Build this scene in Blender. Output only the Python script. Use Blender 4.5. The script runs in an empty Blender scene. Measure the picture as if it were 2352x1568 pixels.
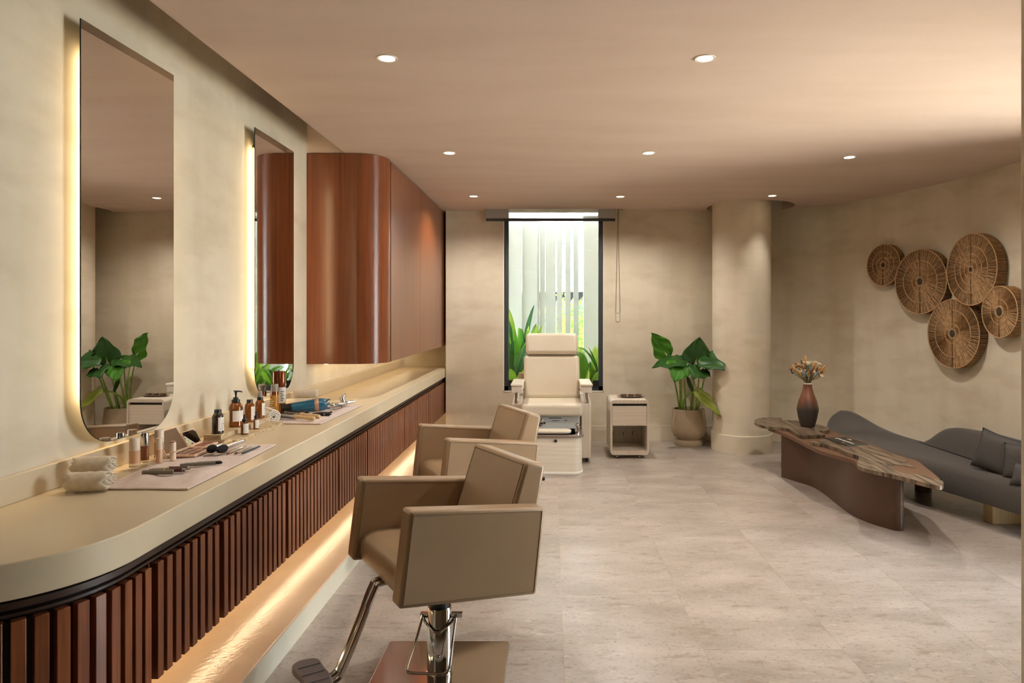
import bpy, bmesh, math, random
from mathutils import Vector, Matrix, Quaternion
random.seed(7)
C = bpy.context.scene.collection
SC = bpy.context.scene
PI = math.pi

# ------------------------------------------------------------------ camera, world, sun, exposure
FPX, PX, PY, EYE = 1568.0, 1267.0, 722.0, 1.4
cam = bpy.data.objects.new('camera', bpy.data.cameras.new('camera'))
C.objects.link(cam)
cam.location = (0, 0, EYE)
cam.rotation_euler = (PI / 2, 0, 0)
cam.data.sensor_width = 36
cam.data.lens = 24
cam.data.shift_x = -(PX - 1176) / 2352
cam.data.shift_y = -(784 - PY) / 2352
cam.data.clip_start = 0.05
SC.camera = cam

w = bpy.data.worlds.new('sky')
SC.world = w
w.use_nodes = True
bg = w.node_tree.nodes['Background']
bg.inputs[0].default_value = (0.76, 0.90, 1.0, 1)
bg.inputs[1].default_value = 9.5

sun = bpy.data.objects.new('sun', bpy.data.lights.new('sun', 'SUN'))
C.objects.link(sun)
sun.data.energy = 100.0
sun.data.angle = math.radians(0.6)
sun.data.color = (1.0, 0.98, 0.94)
sun.rotation_euler = Vector((0.05, 0.80, -0.60)).to_track_quat('-Z', 'Y').to_euler()

def portal(name, loc, rot, sx, sy):
    l = bpy.data.lights.new(name, 'AREA')
    l.shape = 'RECTANGLE'; l.size = sx; l.size_y = sy
    l.cycles.is_portal = True
    o = bpy.data.objects.new(name, l); C.objects.link(o)
    o.location = loc; o.rotation_euler = rot
portal('portal_garden', (0.02, 7.80, 1.55), (-PI / 2, 0, 0), 1.1, 2.0)
portal('portal_terrace', (3.66, 3.45, 1.25), (0, PI / 2, 0), 2.5, 1.5)

vs = SC.view_settings
vs.view_transform = 'Standard'
vs.look = 'None'
vs.exposure = 0.88
vs.gamma = 1.0
vs.use_curve_mapping = False
SC.cycles.max_bounces = 8
SC.cycles.transmission_bounces = 6
SC.cycles.caustics_reflective = False
SC.cycles.caustics_refractive = False

# ------------------------------------------------------------------ helpers
def ray(px, py, d):
    return Vector(((px - PX) / FPX * d, d, EYE - (py - PY) / FPX * d))
def on(px, py, z):
    return ray(px, py, (EYE - z) * FPX / (py - PY))

class MB:
    def __init__(s):
        s.bm = bmesh.new()
    def face(s, vs_):
        try:
            return s.bm.faces.new(vs_)
        except ValueError:
            return None
    def box(s, x0, x1, y0, y1, z0, z1, M=None):
        v = [s.bm.verts.new((x, y, z)) for x in (x0, x1) for y in (y0, y1) for z in (z0, z1)]
        for f in ((0, 1, 3, 2), (4, 6, 7, 5), (0, 4, 5, 1), (2, 3, 7, 6), (0, 2, 6, 4), (1, 5, 7, 3)):
            s.face([v[i] for i in f])
        if M is not None:
            bmesh.ops.transform(s.bm, matrix=M, verts=v)
        return s
    def prism(s, pts, z0, z1, M=None):
        a = [s.bm.verts.new((p[0], p[1], z0)) for p in pts]
        b = [s.bm.verts.new((p[0], p[1], z1)) for p in pts]
        n = len(pts)
        s.face(a[::-1]); s.face(b)
        for i in range(n):
            s.face([a[i], a[(i + 1) % n], b[(i + 1) % n], b[i]])
        if M is not None:
            bmesh.ops.transform(s.bm, matrix=M, verts=a + b)
        return s
    def lathe(s, prof, n=24, M=None, a0=0.0, a1=2 * PI):
        closed = abs(a1 - a0 - 2 * PI) < 1e-6
        m = n if closed else n + 1
        rings = []
        allv = []
        for r, z in prof:
            if r < 1e-6:
                v = s.bm.verts.new((0, 0, z)); rings.append([v] * m); allv.append(v)
            else:
                rg = [s.bm.verts.new((r * math.cos(a0 + (a1 - a0) * i / n), r * math.sin(a0 + (a1 - a0) * i / n), z)) for i in range(m)]
                rings.append(rg); allv += rg
        for k in range(len(rings) - 1):
            for i in range(n):
                j = (i + 1) % m
                q = [rings[k][i], rings[k][j], rings[k + 1][j], rings[k + 1][i]]
                u = []
                for t in q:
                    if t not in u: u.append(t)
                if len(u) >= 3: s.face(u)
        if M is not None:
            bmesh.ops.transform(s.bm, matrix=M, verts=allv)
        return s
    def tube(s, pts, r, n=8, caps=True):
        pts = [Vector(p) for p in pts]
        rs = r if isinstance(r, (list, tuple)) else [r] * len(pts)
        rings = []
        up = None
        for i, p in enumerate(pts):
            t = (pts[min(i + 1, len(pts) - 1)] - pts[max(i - 1, 0)]).normalized()
            if up is None:
                up = t.cross(Vector((0.3, 0.2, 1)) if abs(t.z) < .9 else Vector((1, 0.1, 0))).normalized()
            up = (up - t * up.dot(t)).normalized()
            b = t.cross(up)
            rings.append([s.bm.verts.new(p + (up * math.cos(2 * PI * k / n) + b * math.sin(2 * PI * k / n)) * rs[i]) for k in range(n)])
        for i in range(len(pts) - 1):
            for k in range(n):
                s.face([rings[i][k], rings[i][(k + 1) % n], rings[i + 1][(k + 1) % n], rings[i + 1][k]])
        if caps:
            s.face(rings[0][::-1]); s.face(rings[-1])
        return s
    def grid(s, P, flip=False):
        V = [[s.bm.verts.new(p) for p in row] for row in P]
        for i in range(len(V) - 1):
            for j in range(len(V[0]) - 1):
                q = [V[i][j], V[i][j + 1], V[i + 1][j + 1], V[i + 1][j]]
                s.face(q[::-1] if flip else q)
        return s
    def ball(s, c, rx, ry, rz, n=10, M=None):
        prof = [(math.sin(PI * i / n), -math.cos(PI * i / n)) for i in range(n + 1)]
        m = Matrix.Translation(c) @ (M or Matrix.Identity(4)) @ Matrix.Diagonal((rx, ry, rz, 1))
        return s.lathe(prof, n + 4, m)
    def build(s, name, mat, parent=None, bevel=0, seg=2, smooth=True, label=None, sharp=35, solid=0, subsurf=0, uv=None):
        bmesh.ops.recalc_face_normals(s.bm, faces=s.bm.faces[:])
        if smooth:
            for f in s.bm.faces: f.smooth = True
            for e in s.bm.edges:
                if len(e.link_faces) == 2 and e.calc_face_angle(0) > math.radians(sharp): e.smooth = False
        me = bpy.data.meshes.new(name)
        s.bm.to_mesh(me); s.bm.free()
        me.materials.append(mat)
        o = bpy.data.objects.new(name, me)
        C.objects.link(o)
        if parent is not None: o.parent = parent
        if solid:
            m = o.modifiers.new('solid', 'SOLIDIFY'); m.thickness = solid; m.offset = 0
        if bevel:
            m = o.modifiers.new('bevel', 'BEVEL'); m.width = bevel; m.segments = seg; m.limit_method = 'ANGLE'; m.angle_limit = math.radians(40)
        if subsurf:
            m = o.modifiers.new('sub', 'SUBSURF'); m.levels = subsurf; m.render_levels = subsurf
        if label: o['label'] = label
        return o

def tag(o, label, cat, group=None):
    o['label'] = label; o['category'] = cat
    if group: o['group'] = group
    return o
def thing(name, label, cat, loc=(0, 0, 0), rotz=0, group=None):
    o = bpy.data.objects.new(name, None)
    C.objects.link(o)
    o.empty_display_size = .05
    o.location = loc; o.rotation_euler = (0, 0, rotz)
    return tag(o, label, cat, group)
def struct(o):
    o['kind'] = 'structure'; return o
def rot_to(direction, loc=(0, 0, 0)):
    d = Vector(direction).normalized()
    return Matrix.Translation(loc) @ d.to_track_quat('Z', 'Y').to_matrix().to_4x4()
def copy_tree(o, parent=None):
    c = o.copy(); C.objects.link(c); c.parent = parent
    for ch in list(o.children): copy_tree(ch, c)
    return c
def spline(pts, n=8, closed=False):
    pts = [Vector(p) for p in pts]
    out = []
    m = len(pts)
    rng = m if closed else m - 1
    for i in range(rng):
        g = lambda k: pts[k % m] if closed else pts[min(max(k, 0), m - 1)]
        p0, p1, p2, p3 = g(i - 1), g(i), g(i + 1), g(i + 2)
        for k in range(n):
            t = k / n
            out.append(0.5 * ((2 * p1) + (p2 - p0) * t + (2 * p0 - 5 * p1 + 4 * p2 - p3) * t * t + (3 * p1 - p0 - 3 * p2 + p3) * t ** 3))
    if not closed: out.append(pts[-1])
    return out
def round_rect(x0, x1, y0, y1, r, n=6):
    out = []
    for cx, cy, a in ((x1 - r, y0 + r, -90), (x1 - r, y1 - r, 0), (x0 + r, y1 - r, 90), (x0 + r, y0 + r, 180)):
        for k in range(n + 1):
            t = math.radians(a + 90 * k / n)
            out.append((cx + r * math.cos(t), cy + r * math.sin(t)))
    return out

# ------------------------------------------------------------------ materials
def srgb(r, g, b):
    f = lambda c: (c / 255 / 12.92) if c / 255 <= .04045 else ((c / 255 + .055) / 1.055) ** 2.4
    return (f(r), f(g), f(b), 1)
def mat(name, col, rough=.5, metal=0, col2=None, scale=(1, 1, 1), noise=4, detail=6, lo=.35, hi=.65, dist=0,
        bump=0, bscale=60, bdist=.002, coat=0, trans=0, ior=1.45, emit=None, estr=0, spec=.5, rnd=0, sheen=0, sss=0, alpha=1, extra=None):
    m = bpy.data.materials.new(name); m.use_nodes = True
    nt = m.node_tree; N = nt.nodes; L = nt.links
    b = N['Principled BSDF']
    I = b.inputs
    I['Base Color'].default_value = col
    I['Roughness'].default_value = rough
    I['Metallic'].default_value = metal
    I['IOR'].default_value = ior
    I['Specular IOR Level'].default_value = spec
    I['Coat Weight'].default_value = coat
    I['Transmission Weight'].default_value = trans
    I['Sheen Weight'].default_value = sheen
    I['Alpha'].default_value = alpha
    if emit:
        I['Emission Color'].default_value = emit; I['Emission Strength'].default_value = estr
    tc = N.new('ShaderNodeTexCoord')
    vec = tc.outputs['Object']
    if rnd:
        oi = N.new('ShaderNodeObjectInfo')
        mul = N.new('ShaderNodeVectorMath'); mul.operation = 'SCALE'; mul.inputs[0].default_value = (31.7, 17.3, 23.1)
        L.new(oi.outputs['Random'], mul.inputs['Scale'])
        ad = N.new('ShaderNodeVectorMath'); ad.operation = 'ADD'
        L.new(vec, ad.inputs[0]); L.new(mul.outputs[0], ad.inputs[1]); vec = ad.outputs[0]
    colout = None
    if col2:
        mp = N.new('ShaderNodeMapping'); mp.inputs['Scale'].default_value = scale
        L.new(vec, mp.inputs[0])
        nz = N.new('ShaderNodeTexNoise'); nz.inputs['Scale'].default_value = noise; nz.inputs['Detail'].default_value = detail
        nz.inputs['Distortion'].default_value = dist
        L.new(mp.outputs[0], nz.inputs['Vector'])
        rp = N.new('ShaderNodeValToRGB')
        rp.color_ramp.elements[0].position = lo; rp.color_ramp.elements[1].position = hi
        rp.color_ramp.elements[0].color = col; rp.color_ramp.elements[1].color = col2
        L.new(nz.outputs[0], rp.inputs[0])
        colout = rp.outputs[0]
        if extra:
            for (sc2, n2, lo2, hi2, c2, fac) in extra:
                mp2 = N.new('ShaderNodeMapping'); mp2.inputs['Scale'].default_value = sc2
                L.new(vec, mp2.inputs[0])
                z2 = N.new('ShaderNodeTexNoise'); z2.inputs['Scale'].default_value = n2; z2.inputs['Detail'].default_value = 7
                L.new(mp2.outputs[0], z2.inputs['Vector'])
                mr = N.new('ShaderNodeMapRange'); mr.inputs[1].default_value = lo2; mr.inputs[2].default_value = hi2; mr.inputs[4].default_value = fac
                L.new(z2.outputs[0], mr.inputs[0])
                mx = N.new('ShaderNodeMix'); mx.data_type = 'RGBA'
                L.new(mr.outputs[0], mx.inputs[0]); L.new(colout, mx.inputs[6]); mx.inputs[7].default_value = c2
                colout = mx.outputs[2]
    if rnd:
        hs = N.new('ShaderNodeHueSaturation')
        mr = N.new('ShaderNodeMapRange'); mr.inputs[3].default_value = 1 - rnd; mr.inputs[4].default_value = 1 + rnd
        L.new(oi.outputs['Random'], mr.inputs[0]); L.new(mr.outputs[0], hs.inputs['Value'])
        if colout is not None: L.new(colout, hs.inputs['Color'])
        else: hs.inputs['Color'].default_value = col
        colout = hs.outputs[0]
    if colout is not None: L.new(colout, I['Base Color'])
    if bump:
        bz = N.new('ShaderNodeTexNoise'); bz.inputs['Scale'].default_value = bscale; bz.inputs['Detail'].default_value = 4
        L.new(vec, bz.inputs['Vector'])
        bp = N.new('ShaderNodeBump'); bp.inputs['Strength'].default_value = bump; bp.inputs['Distance'].default_value = bdist
        L.new(bz.outputs[0], bp.inputs['Height']); L.new(bp.outputs[0], I['Normal'])
    return m
def clear_mat(name, tint=(1, 1, 1, 1), fac=None, rough=.02, ior=1.45):
    m = bpy.data.materials.new(name); m.use_nodes = True
    nt = m.node_tree; N = nt.nodes; L = nt.links
    N.remove(N['Principled BSDF'])
    t = N.new('ShaderNodeBsdfTransparent'); t.inputs[0].default_value = tint
    g = N.new('ShaderNodeBsdfGlossy'); g.inputs['Roughness'].default_value = rough
    fr = N.new('ShaderNodeFresnel'); fr.inputs[0].default_value = ior
    mx = N.new('ShaderNodeMixShader')
    if fac is None: L.new(fr.outputs[0], mx.inputs[0])
    else: mx.inputs[0].default_value = fac
    L.new(t.outputs[0], mx.inputs[1]); L.new(g.outputs[0], mx.inputs[2])
    L.new(mx.outputs[0], N['Material Output'].inputs[0])
    return m
def emit_mat(name, col, strength):
    m = bpy.data.materials.new(name); m.use_nodes = True
    N = m.node_tree.nodes
    N.remove(N['Principled BSDF'])
    e = N.new('ShaderNodeEmission'); e.inputs[0].default_value = col; e.inputs[1].default_value = strength
    m.node_tree.links.new(e.outputs[0], N['Material Output'].inputs[0])
    return m

m_wall = mat('limewash_plaster', srgb(210, 198, 174), .85, col2=srgb(221, 210, 189), scale=(1.6, 1.6, .8), noise=1.7, detail=8, lo=.3, hi=.7,
             bump=.15, bscale=35, bdist=.002, spec=.25, extra=[((4, 4, .5), 1.2, .5, .75, srgb(194, 178, 150), .4), ((1, 1, 2.6), 2.2, .48, .72, srgb(186, 169, 142), .5), ((1.5, 1.5, 3.5), 3.1, .55, .75, srgb(226, 214, 190), .4)])
m_ceil = mat('ceiling_plaster', srgb(207, 185, 168), .9, col2=srgb(213, 192, 176), scale=(.5, 2, 1), noise=2, bump=.08, bscale=40, spec=.2)
m_slot = mat('slot_plaster', srgb(190, 170, 138), .9)
m_floor = mat('travertine_floor', srgb(155, 143, 131), .30, col2=srgb(180, 168, 157), scale=(1, 2.2, 1), noise=2.4, detail=10, lo=.32, hi=.68, rnd=.012,
              bump=.05, bscale=90, bdist=.001, spec=.5,
              extra=[((3, 8, 1), 3.0, .56, .72, srgb(132, 110, 90), .6), ((13, 20, 1), 4.5, .56, .72, srgb(100, 80, 66), .55), ((6, 14, 1), 3.0, .60, .78, srgb(206, 192, 174), .6)])
m_grout = mat('grout', srgb(190, 172, 150), .9)
m_counter = mat('counter_stone', srgb(204, 186, 154), .34, col2=srgb(211, 194, 163), noise=3, bump=.02, bscale=200, bdist=.0005)
m_plinth = mat('plinth_render', srgb(200, 168, 136), .17, col2=srgb(206, 176, 145), noise=4, bump=.45, bscale=55, bdist=.002)
m_plinthface = mat('plinth_face', srgb(222, 214, 192), .5)
m_slat = mat('slat_wood', srgb(104, 55, 31), .30, col2=srgb(138, 82, 48), scale=(30, 30, 1.5), noise=3, lo=.3, hi=.7, rnd=.14, bump=.05, bscale=120, bdist=.0005, coat=.15)
m_slatback = mat('dark_wood_back', srgb(52, 26, 16), .5)
m_cab = mat('cabinet_veneer', srgb(96, 51, 28), .28, col2=srgb(126, 71, 40), scale=(24, 24, .6), noise=2.2, detail=8, dist=.6, lo=.28, hi=.72, coat=.25)
def aniso(m, a=.75):
    N = m.node_tree.nodes; t = N.new('ShaderNodeTangent'); t.direction_type = 'RADIAL'; t.axis = 'Z'
    I = N['Principled BSDF'].inputs; I['Anisotropic'].default_value = a; I['Anisotropic Rotation'].default_value = .25; I['Coat Weight'].default_value = 0
    m.node_tree.links.new(t.outputs[0], I['Tangent'])
aniso(m_cab); aniso(m_slat, .6)
m_channel = mat('dark_channel', srgb(58, 40, 30), .4)
m_mirror = mat('mirror_silver', (.82, .80, .77, 1), .0, 1)
m_mirredge = mat('mirror_edge', srgb(38, 50, 46), .2)
m_led = emit_mat('led_warm', (1.0, .74, .43, 1), 12)
m_ledcab = emit_mat('led_warm_cabinet', (1.0, .74, .42, 1), 9)
m_ledbase = emit_mat('led_warm_base', (1.0, .74, .44, 1), 17)
m_lens = emit_mat('lamp_lens', (1.0, .80, .52, 1), 8)
m_white = mat('white_trim', srgb(235, 228, 215), .4)
m_leather = mat('tan_leather', srgb(154, 128, 98), .33, col2=srgb(161, 135, 105), noise=3, bump=.12, bscale=420, bdist=.0006)
m_seam = mat('leather_seam', srgb(116, 93, 69), .6)
m_chrome = mat('chrome', (.62, .60, .57, 1), .08, 1)
m_steel = mat('polished_plate', (.74, .72, .70, 1), .10, 1, col2=(.68, .66, .64, 1), noise=2)
m_rubber = mat('footpad_plastic', srgb(104, 94, 90), .5, bump=.2, bscale=300)
m_black = mat('black_plastic', srgb(28, 27, 27), .35)
m_cream = mat('cream_leather', srgb(212, 199, 176), .34, col2=srgb(217, 205, 183), noise=3, bump=.06, bscale=300, bdist=.0006)
m_ash = mat('pale_ash', srgb(210, 197, 177), .4, col2=srgb(223, 212, 194), scale=(1, 1, 34), noise=2, detail=5)
m_ashv = mat('pale_ash_vertical', srgb(206, 192, 173), .42, col2=srgb(218, 206, 189), scale=(34, 34, 1), noise=2, detail=5)
m_basin = mat('basin_rim', srgb(120, 100, 88), .18, col2=srgb(134, 114, 100), noise=3, coat=.4)
m_panel = mat('control_panel', srgb(214, 212, 206), .25)
m_pot = mat('pot_clay', srgb(164, 145, 119), .85, col2=srgb(176, 157, 131), noise=3, bump=.3, bscale=90)
m_soil = mat('soil', srgb(44, 34, 26), 1, bump=1, bscale=60, bdist=.01)
def leafmat(name, a, b, tr=.25, rough=.38):
    m = mat(name, a, rough, col2=b, noise=6, rnd=.12)
    nt = m.node_tree; N = nt.nodes; L = nt.links
    p = N['Principled BSDF']
    t = N.new('ShaderNodeBsdfTranslucent')
    src = p.inputs['Base Color'].links[0].from_socket
    L.new(src, t.inputs[0])
    mx = N.new('ShaderNodeMixShader'); mx.inputs[0].default_value = tr
    L.new(p.outputs[0], mx.inputs[1]); L.new(t.outputs[0], mx.inputs[2]); L.new(mx.outputs[0], N['Material Output'].inputs[0])
    return m
m_leafd = leafmat('leaf_dark', srgb(44, 84, 34), srgb(58, 100, 40))
m_leafb = leafmat('leaf_bright', srgb(66, 128, 30), srgb(84, 146, 40))
m_leafy = leafmat('leaf_yellowing', srgb(136, 150, 50), srgb(156, 164, 66))
m_stem = mat('leaf_stem', srgb(128, 160, 62), .45)
m_gl1 = leafmat('garden_leaf', srgb(128, 186, 78), srgb(170, 214, 98), .5)
m_gl2 = leafmat('garden_leaf_lime', srgb(204, 236, 96), srgb(226, 242, 140), .5)
m_gl3 = leafmat('garden_leaf_dark', srgb(80, 140, 84), srgb(102, 158, 98), .5)
m_outwhite = mat('garden_white_paint', srgb(236, 238, 236), .7)
m_outgrey = mat('far_render', srgb(190, 192, 196), .8)
m_outdark = mat('far_dark', srgb(62, 62, 66), .7)
m_ground = mat('garden_ground', srgb(222, 214, 200), .9)
m_frame = mat('window_frame_metal', srgb(62, 66, 68), .4)
m_glass = clear_mat('window_glass')
m_glasst = clear_mat('window_glass_dimmed', (.45, .465, .465, 1))  # grey tint added to darken the bright garden view
m_blind = mat('blind_fabric', srgb(206, 204, 198), .9, alpha=.6)
m_chain = mat('blind_chain', srgb(112, 100, 84), .5)
m_rope = mat('woven_cord', srgb(150, 116, 78), .85, col2=srgb(184, 148, 106), scale=(1, 1, 1), noise=40)
m_ropedark = mat('woven_back', srgb(78, 56, 36), .95)
m_ropering = mat('ring_cord', srgb(196, 156, 110), .8)
m_hub = mat('hub_dark', srgb(62, 52, 42), .6)
m_sofa = mat('sofa_fabric', srgb(70, 64, 58), .95, col2=srgb(77, 71, 65), noise=90, bump=.25, bscale=700, bdist=.0006, sheen=.15)
m_cush = mat('cushion_fabric', srgb(66, 62, 58), .7, col2=srgb(74, 70, 66), noise=120, bump=.3, bscale=700, bdist=.0006)
m_oak = mat('light_oak', srgb(200, 168, 118), .5, col2=srgb(214, 184, 136), scale=(22, 22, 1.5), noise=2)
m_twood = mat('table_wood', srgb(58, 46, 37), .36, col2=srgb(132, 112, 90), scale=(26, 2.2, 2.2), noise=2, detail=8, dist=.5, lo=.38, hi=.60)
m_bronze = mat('table_bronze', srgb(108, 79, 58), .45)
m_tbase = mat('table_base_brown', srgb(88, 64, 49), .34, .2)
m_vase = None
m_towelp = mat('pink_towel', srgb(214, 190, 174), .95, col2=srgb(222, 200, 186), noise=60, bump=.6, bscale=400, bdist=.0015, sheen=.3)
m_towelw = mat('white_towel', srgb(230, 220, 206), .95, bump=.6, bscale=350, bdist=.002, sheen=.3)
m_cloth = mat('cream_cloth', srgb(218, 200, 172), .95, col2=srgb(228, 212, 188), noise=50, bump=.5, bscale=350, bdist=.0015, sheen=.3)
m_trav = mat('travertine_slab', srgb(176, 150, 112), .7, col2=srgb(210, 188, 152), scale=(2, 2, 8), noise=14, detail=8, bump=.9, bscale=120, bdist=.003,
             extra=[((1, 1, 2), 60, .6, .68, srgb(112, 86, 54), .8)])
m_amber = mat('amber_glass', srgb(150, 84, 26), .06, trans=.55, ior=1.4, spec=.6, coat=.3)
m_amberd = mat('dark_amber_glass', srgb(42, 28, 20), .08, spec=.6, coat=.5)
m_label = mat('paper_label', srgb(226, 218, 206), .6)
m_ink = mat('label_ink', srgb(70, 64, 60), .7)
m_copper = mat('copper_lacquer', srgb(140, 74, 34), .16, .55, coat=.4)
m_clear = mat('clear_plastic', srgb(236, 228, 214), .08, trans=.75, ior=1.3)
m_amberliq = mat('amber_liquid', srgb(206, 150, 62), .1, trans=.45, ior=1.3)
m_skin1 = mat('foundation_light', srgb(214, 170, 134), .25, coat=.3)
m_skin2 = mat('foundation_deep', srgb(140, 86, 48), .2, coat=.4)
m_skin3 = mat('foundation_mid', srgb(198, 146, 96), .2, coat=.4)
m_capw = mat('cosmetic_cap', srgb(232, 212, 188), .35)
m_silver = mat('silver_cap', (.74, .73, .71, 1), .18, 1)
m_gold = mat('gold_band', (.85, .62, .30, 1), .2, 1)
m_taupe = mat('taupe_tube', srgb(126, 116, 98), .35)
m_burg = mat('burgundy_gloss', srgb(84, 30, 32), .12, coat=.6)
m_bristle = mat('black_bristle', srgb(22, 18, 17), .9, bump=.8, bscale=500, bdist=.002)
m_beechwood = mat('beech_handle', srgb(206, 172, 124), .5, col2=srgb(216, 184, 140), scale=(30, 3, 30), noise=3)
m_blue = mat('teal_blue_shell', srgb(40, 98, 124), .25, coat=.4)
m_rosegold = mat('rose_gold_ring', srgb(192, 150, 122), .4, .3)
m_pale = mat('palette_shell', srgb(222, 186, 158), .35)
m_pan = [mat('pan_%d' % i, srgb(*c), .7) for i, c in enumerate([(110, 70, 52), (88, 52, 40), (142, 96, 72), (70, 42, 34), (128, 60, 44), (150, 110, 90)])]
m_redpan = mat('red_pan', srgb(140, 60, 44), .7)
m_bone = mat('bone_bowl', srgb(120, 100, 84), .3, col2=srgb(140, 120, 100), noise=10, coat=.3)
m_mag = mat('magazine_cover', srgb(44, 38, 34), .4)
m_magw = mat('magazine_white', srgb(228, 218, 206), .6)
m_magb = mat('magazine_edge', srgb(110, 124, 130), .5)
m_dry1 = mat('dried_ochre', srgb(196, 146, 84), .9)
m_dry2 = mat('dried_cream', srgb(214, 190, 158), .9)
m_dry3 = mat('dried_brown', srgb(112, 74, 50), .9)
m_euc = mat('eucalyptus_grey', srgb(150, 168, 162), .8)
m_drystem = mat('dried_stem', srgb(104, 92, 56), .9)

# ------------------------------------------------------------------ setting
HC = 2.552          # ceiling underside
XW = -1.745         # mirror wall
YB = 7.58           # window wall
YA = 7.95           # end of counter alcove
RT = 2.80           # top of walls

# floor with stone tiles
b = MB(); b.box(-1.9, 3.75, -2.4, 7.8, -.08, -.0008)
floor = struct(b.build('floor', m_grout))
TX, TY = .585, 1.116
tm = MB(); tm.box(0, TX - .0014, 0, TY - .0014, -.004, 0)
t0 = tm.build('floor_tile', m_floor, floor)
tmesh = t0.data
first = True
for i in range(-2, 7):
    x = .05 + i * TX
    if x > 3.6 or x + TX < -1.1: continue
    off = 0 if i % 2 == 0 else TY / 2
    for j in range(-6, 6):
        y = 3.41 + j * TY - off
        if y + TY < -2.3 or y > 7.75: continue
        if first:
            o = t0; first = False
        else:
            o = t0.copy(); C.objects.link(o); o.parent = floor
        o.location = (x, y, 0)

# walls
b = MB(); b.box(XW - .15, XW, -2.4, YA + .15, -.08, RT)
struct(b.build('wall_left', m_wall))
b = MB()
b.box(-1.175, -.532, YB, YA, 0, RT); b.box(.575, 2.75, YB, YB + .2, 0, RT)
b.box(-.532, .575, YB, YB + .2, 0, .549)
b.box(-.532, .575, YB, YB + .2, 2.64, RT)
b.box(XW, -1.175, YA, YA + .15, 0, RT)
struct(b.build('wall_back', m_wall))
wall_pts = [(2.40, 7.585), (2.568, 7.50), (2.905, 7.22), (3.158, 6.776), (3.38, 6.175), (3.49, 5.687), (3.53, 5.09), (3.535, 4.5), (3.535, 4.2)]
wc = spline([(p[0], p[1], 0) for p in wall_pts], 6)
def offset(path, d):
    out = []
    for i, p in enumerate(path):
        t = (path[min(i + 1, len(path) - 1)] - path[max(i - 1, 0)]).normalized()
        out.append(Vector((p.x - t.y * d, p.y + t.x * d, 0)))
    return out
wo = offset(wc, .16)
b = MB(); b.prism([(p.x, p.y) for p in wc] + [(p.x, p.y) for p in wo[::-1]], 0, RT)
struct(b.build('wall_right', m_wall))
# near pier at the right edge of view, wall behind the camera
b = MB(); b.box(1.415, 3.535, 1.95, 2.06, 0, HC)
struct(b.build('wall_pier', m_wall, bevel=.004))
b = MB(); b.box(XW - .15, 3.75, -2.55, -2.4, -.08, RT); struct(b.build('wall_front', m_wall))
# terrace glazing on the right (outside the view)
b = MB(); b.box(3.535, 3.70, -2.4, 2.7, 0, RT); b.box(3.535, 3.70, 2.7, 4.2, 2.50, RT)
struct(b.build('wall_terrace', m_wall))
wf = MB()
for y in (2.7, 4.14): wf.box(3.58, 3.64, y, y + .06, 0, 2.50)
wf.box(3.58, 3.64, 2.7, 4.2, 0, .06); wf.box(3.58, 3.64, 2.7, 4.2, 2.44, 2.50)
win2 = struct(wf.build('window_2', m_frame))
b = MB(); b.box(3.605, 3.612, 2.75, 4.15, .05, 2.45); b.build('pane', m_glass, win2)
# roof slab
b = MB(); b.box(-2.0, 3.9, -2.6, 9.38, RT, RT + .15); struct(b.build('roof_slab', m_slot))  # overhang past the window wall is added to shade the garden
b = MB(); b.box(3.70, 4.7, 2.06, 8.2, 2.66, 2.80); struct(b.build('terrace_sky_blocker', m_slot))  # unseen canopy added to keep high sky light out of the terrace glazing

# ceiling with side slot, blind pocket and column notch
arc = []
ncx, ncy, nr = 2.13, 7.33, .455
aa = math.asin((7.62 - ncy) / nr)
for k in range(25):
    a = aa - (PI + 2 * aa) * k / 24
    arc.append((ncx + nr * math.cos(a), ncy + nr * math.sin(a)))
cp = [(-1.475, -2.4), (3.72, -2.4), (3.72, 7.62)] + arc + [(.78, 7.62), (.78, 7.456), (-.74, 7.456), (-.74, 7.62), (-1.16, 7.62), (-1.16, YA), (XW, YA), (XW, 4.87), (-1.475, 4.87)]
b = MB(); b.prism(cp, HC, RT)
bmesh.ops.triangulate(b.bm, faces=[f for f in b.bm.faces if len(f.verts) > 4])
ceiling = struct(b.build('ceiling', m_ceil, smooth=False))
b = MB()
for x0, x1, y0, y1 in ((1.245, 1.525, 7.0, 7.004), (1.245, 1.525, 7.3, 7.304), (1.243, 1.247, 7.0, 7.304), (1.523, 1.527, 7.0, 7.304)): b.box(x0, x1, y0, y1, HC - .0012, HC)
b.build('access_hatch_seam', m_slot, ceiling)

# baseboards
b = MB(); b.box(-1.172, 2.45, YB - .012, YB, 0, .167); struct(b.build('baseboard_back', m_wall, bevel=.002))
wi = offset(wc, -.012)
b = MB(); b.prism([(p.x, p.y) for p in wi] + [(p.x, p.y) for p in wc[::-1]], 0, .167); struct(b.build('baseboard_right', m_wall))

# column
col = thing('column', 'round plaster column standing behind the table, beside the potted plant', 'column', (1.98, 7.12, 0))
b = MB(); b.lathe([(.297, .0), (.297, RT)], 64); b.build('shaft', m_wall, col)
b = MB(); b.lathe([(.297, .0), (.311, .0), (.311, .178), (.297, .181)], 64); b.build('base_ring', m_wall, col)

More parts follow.
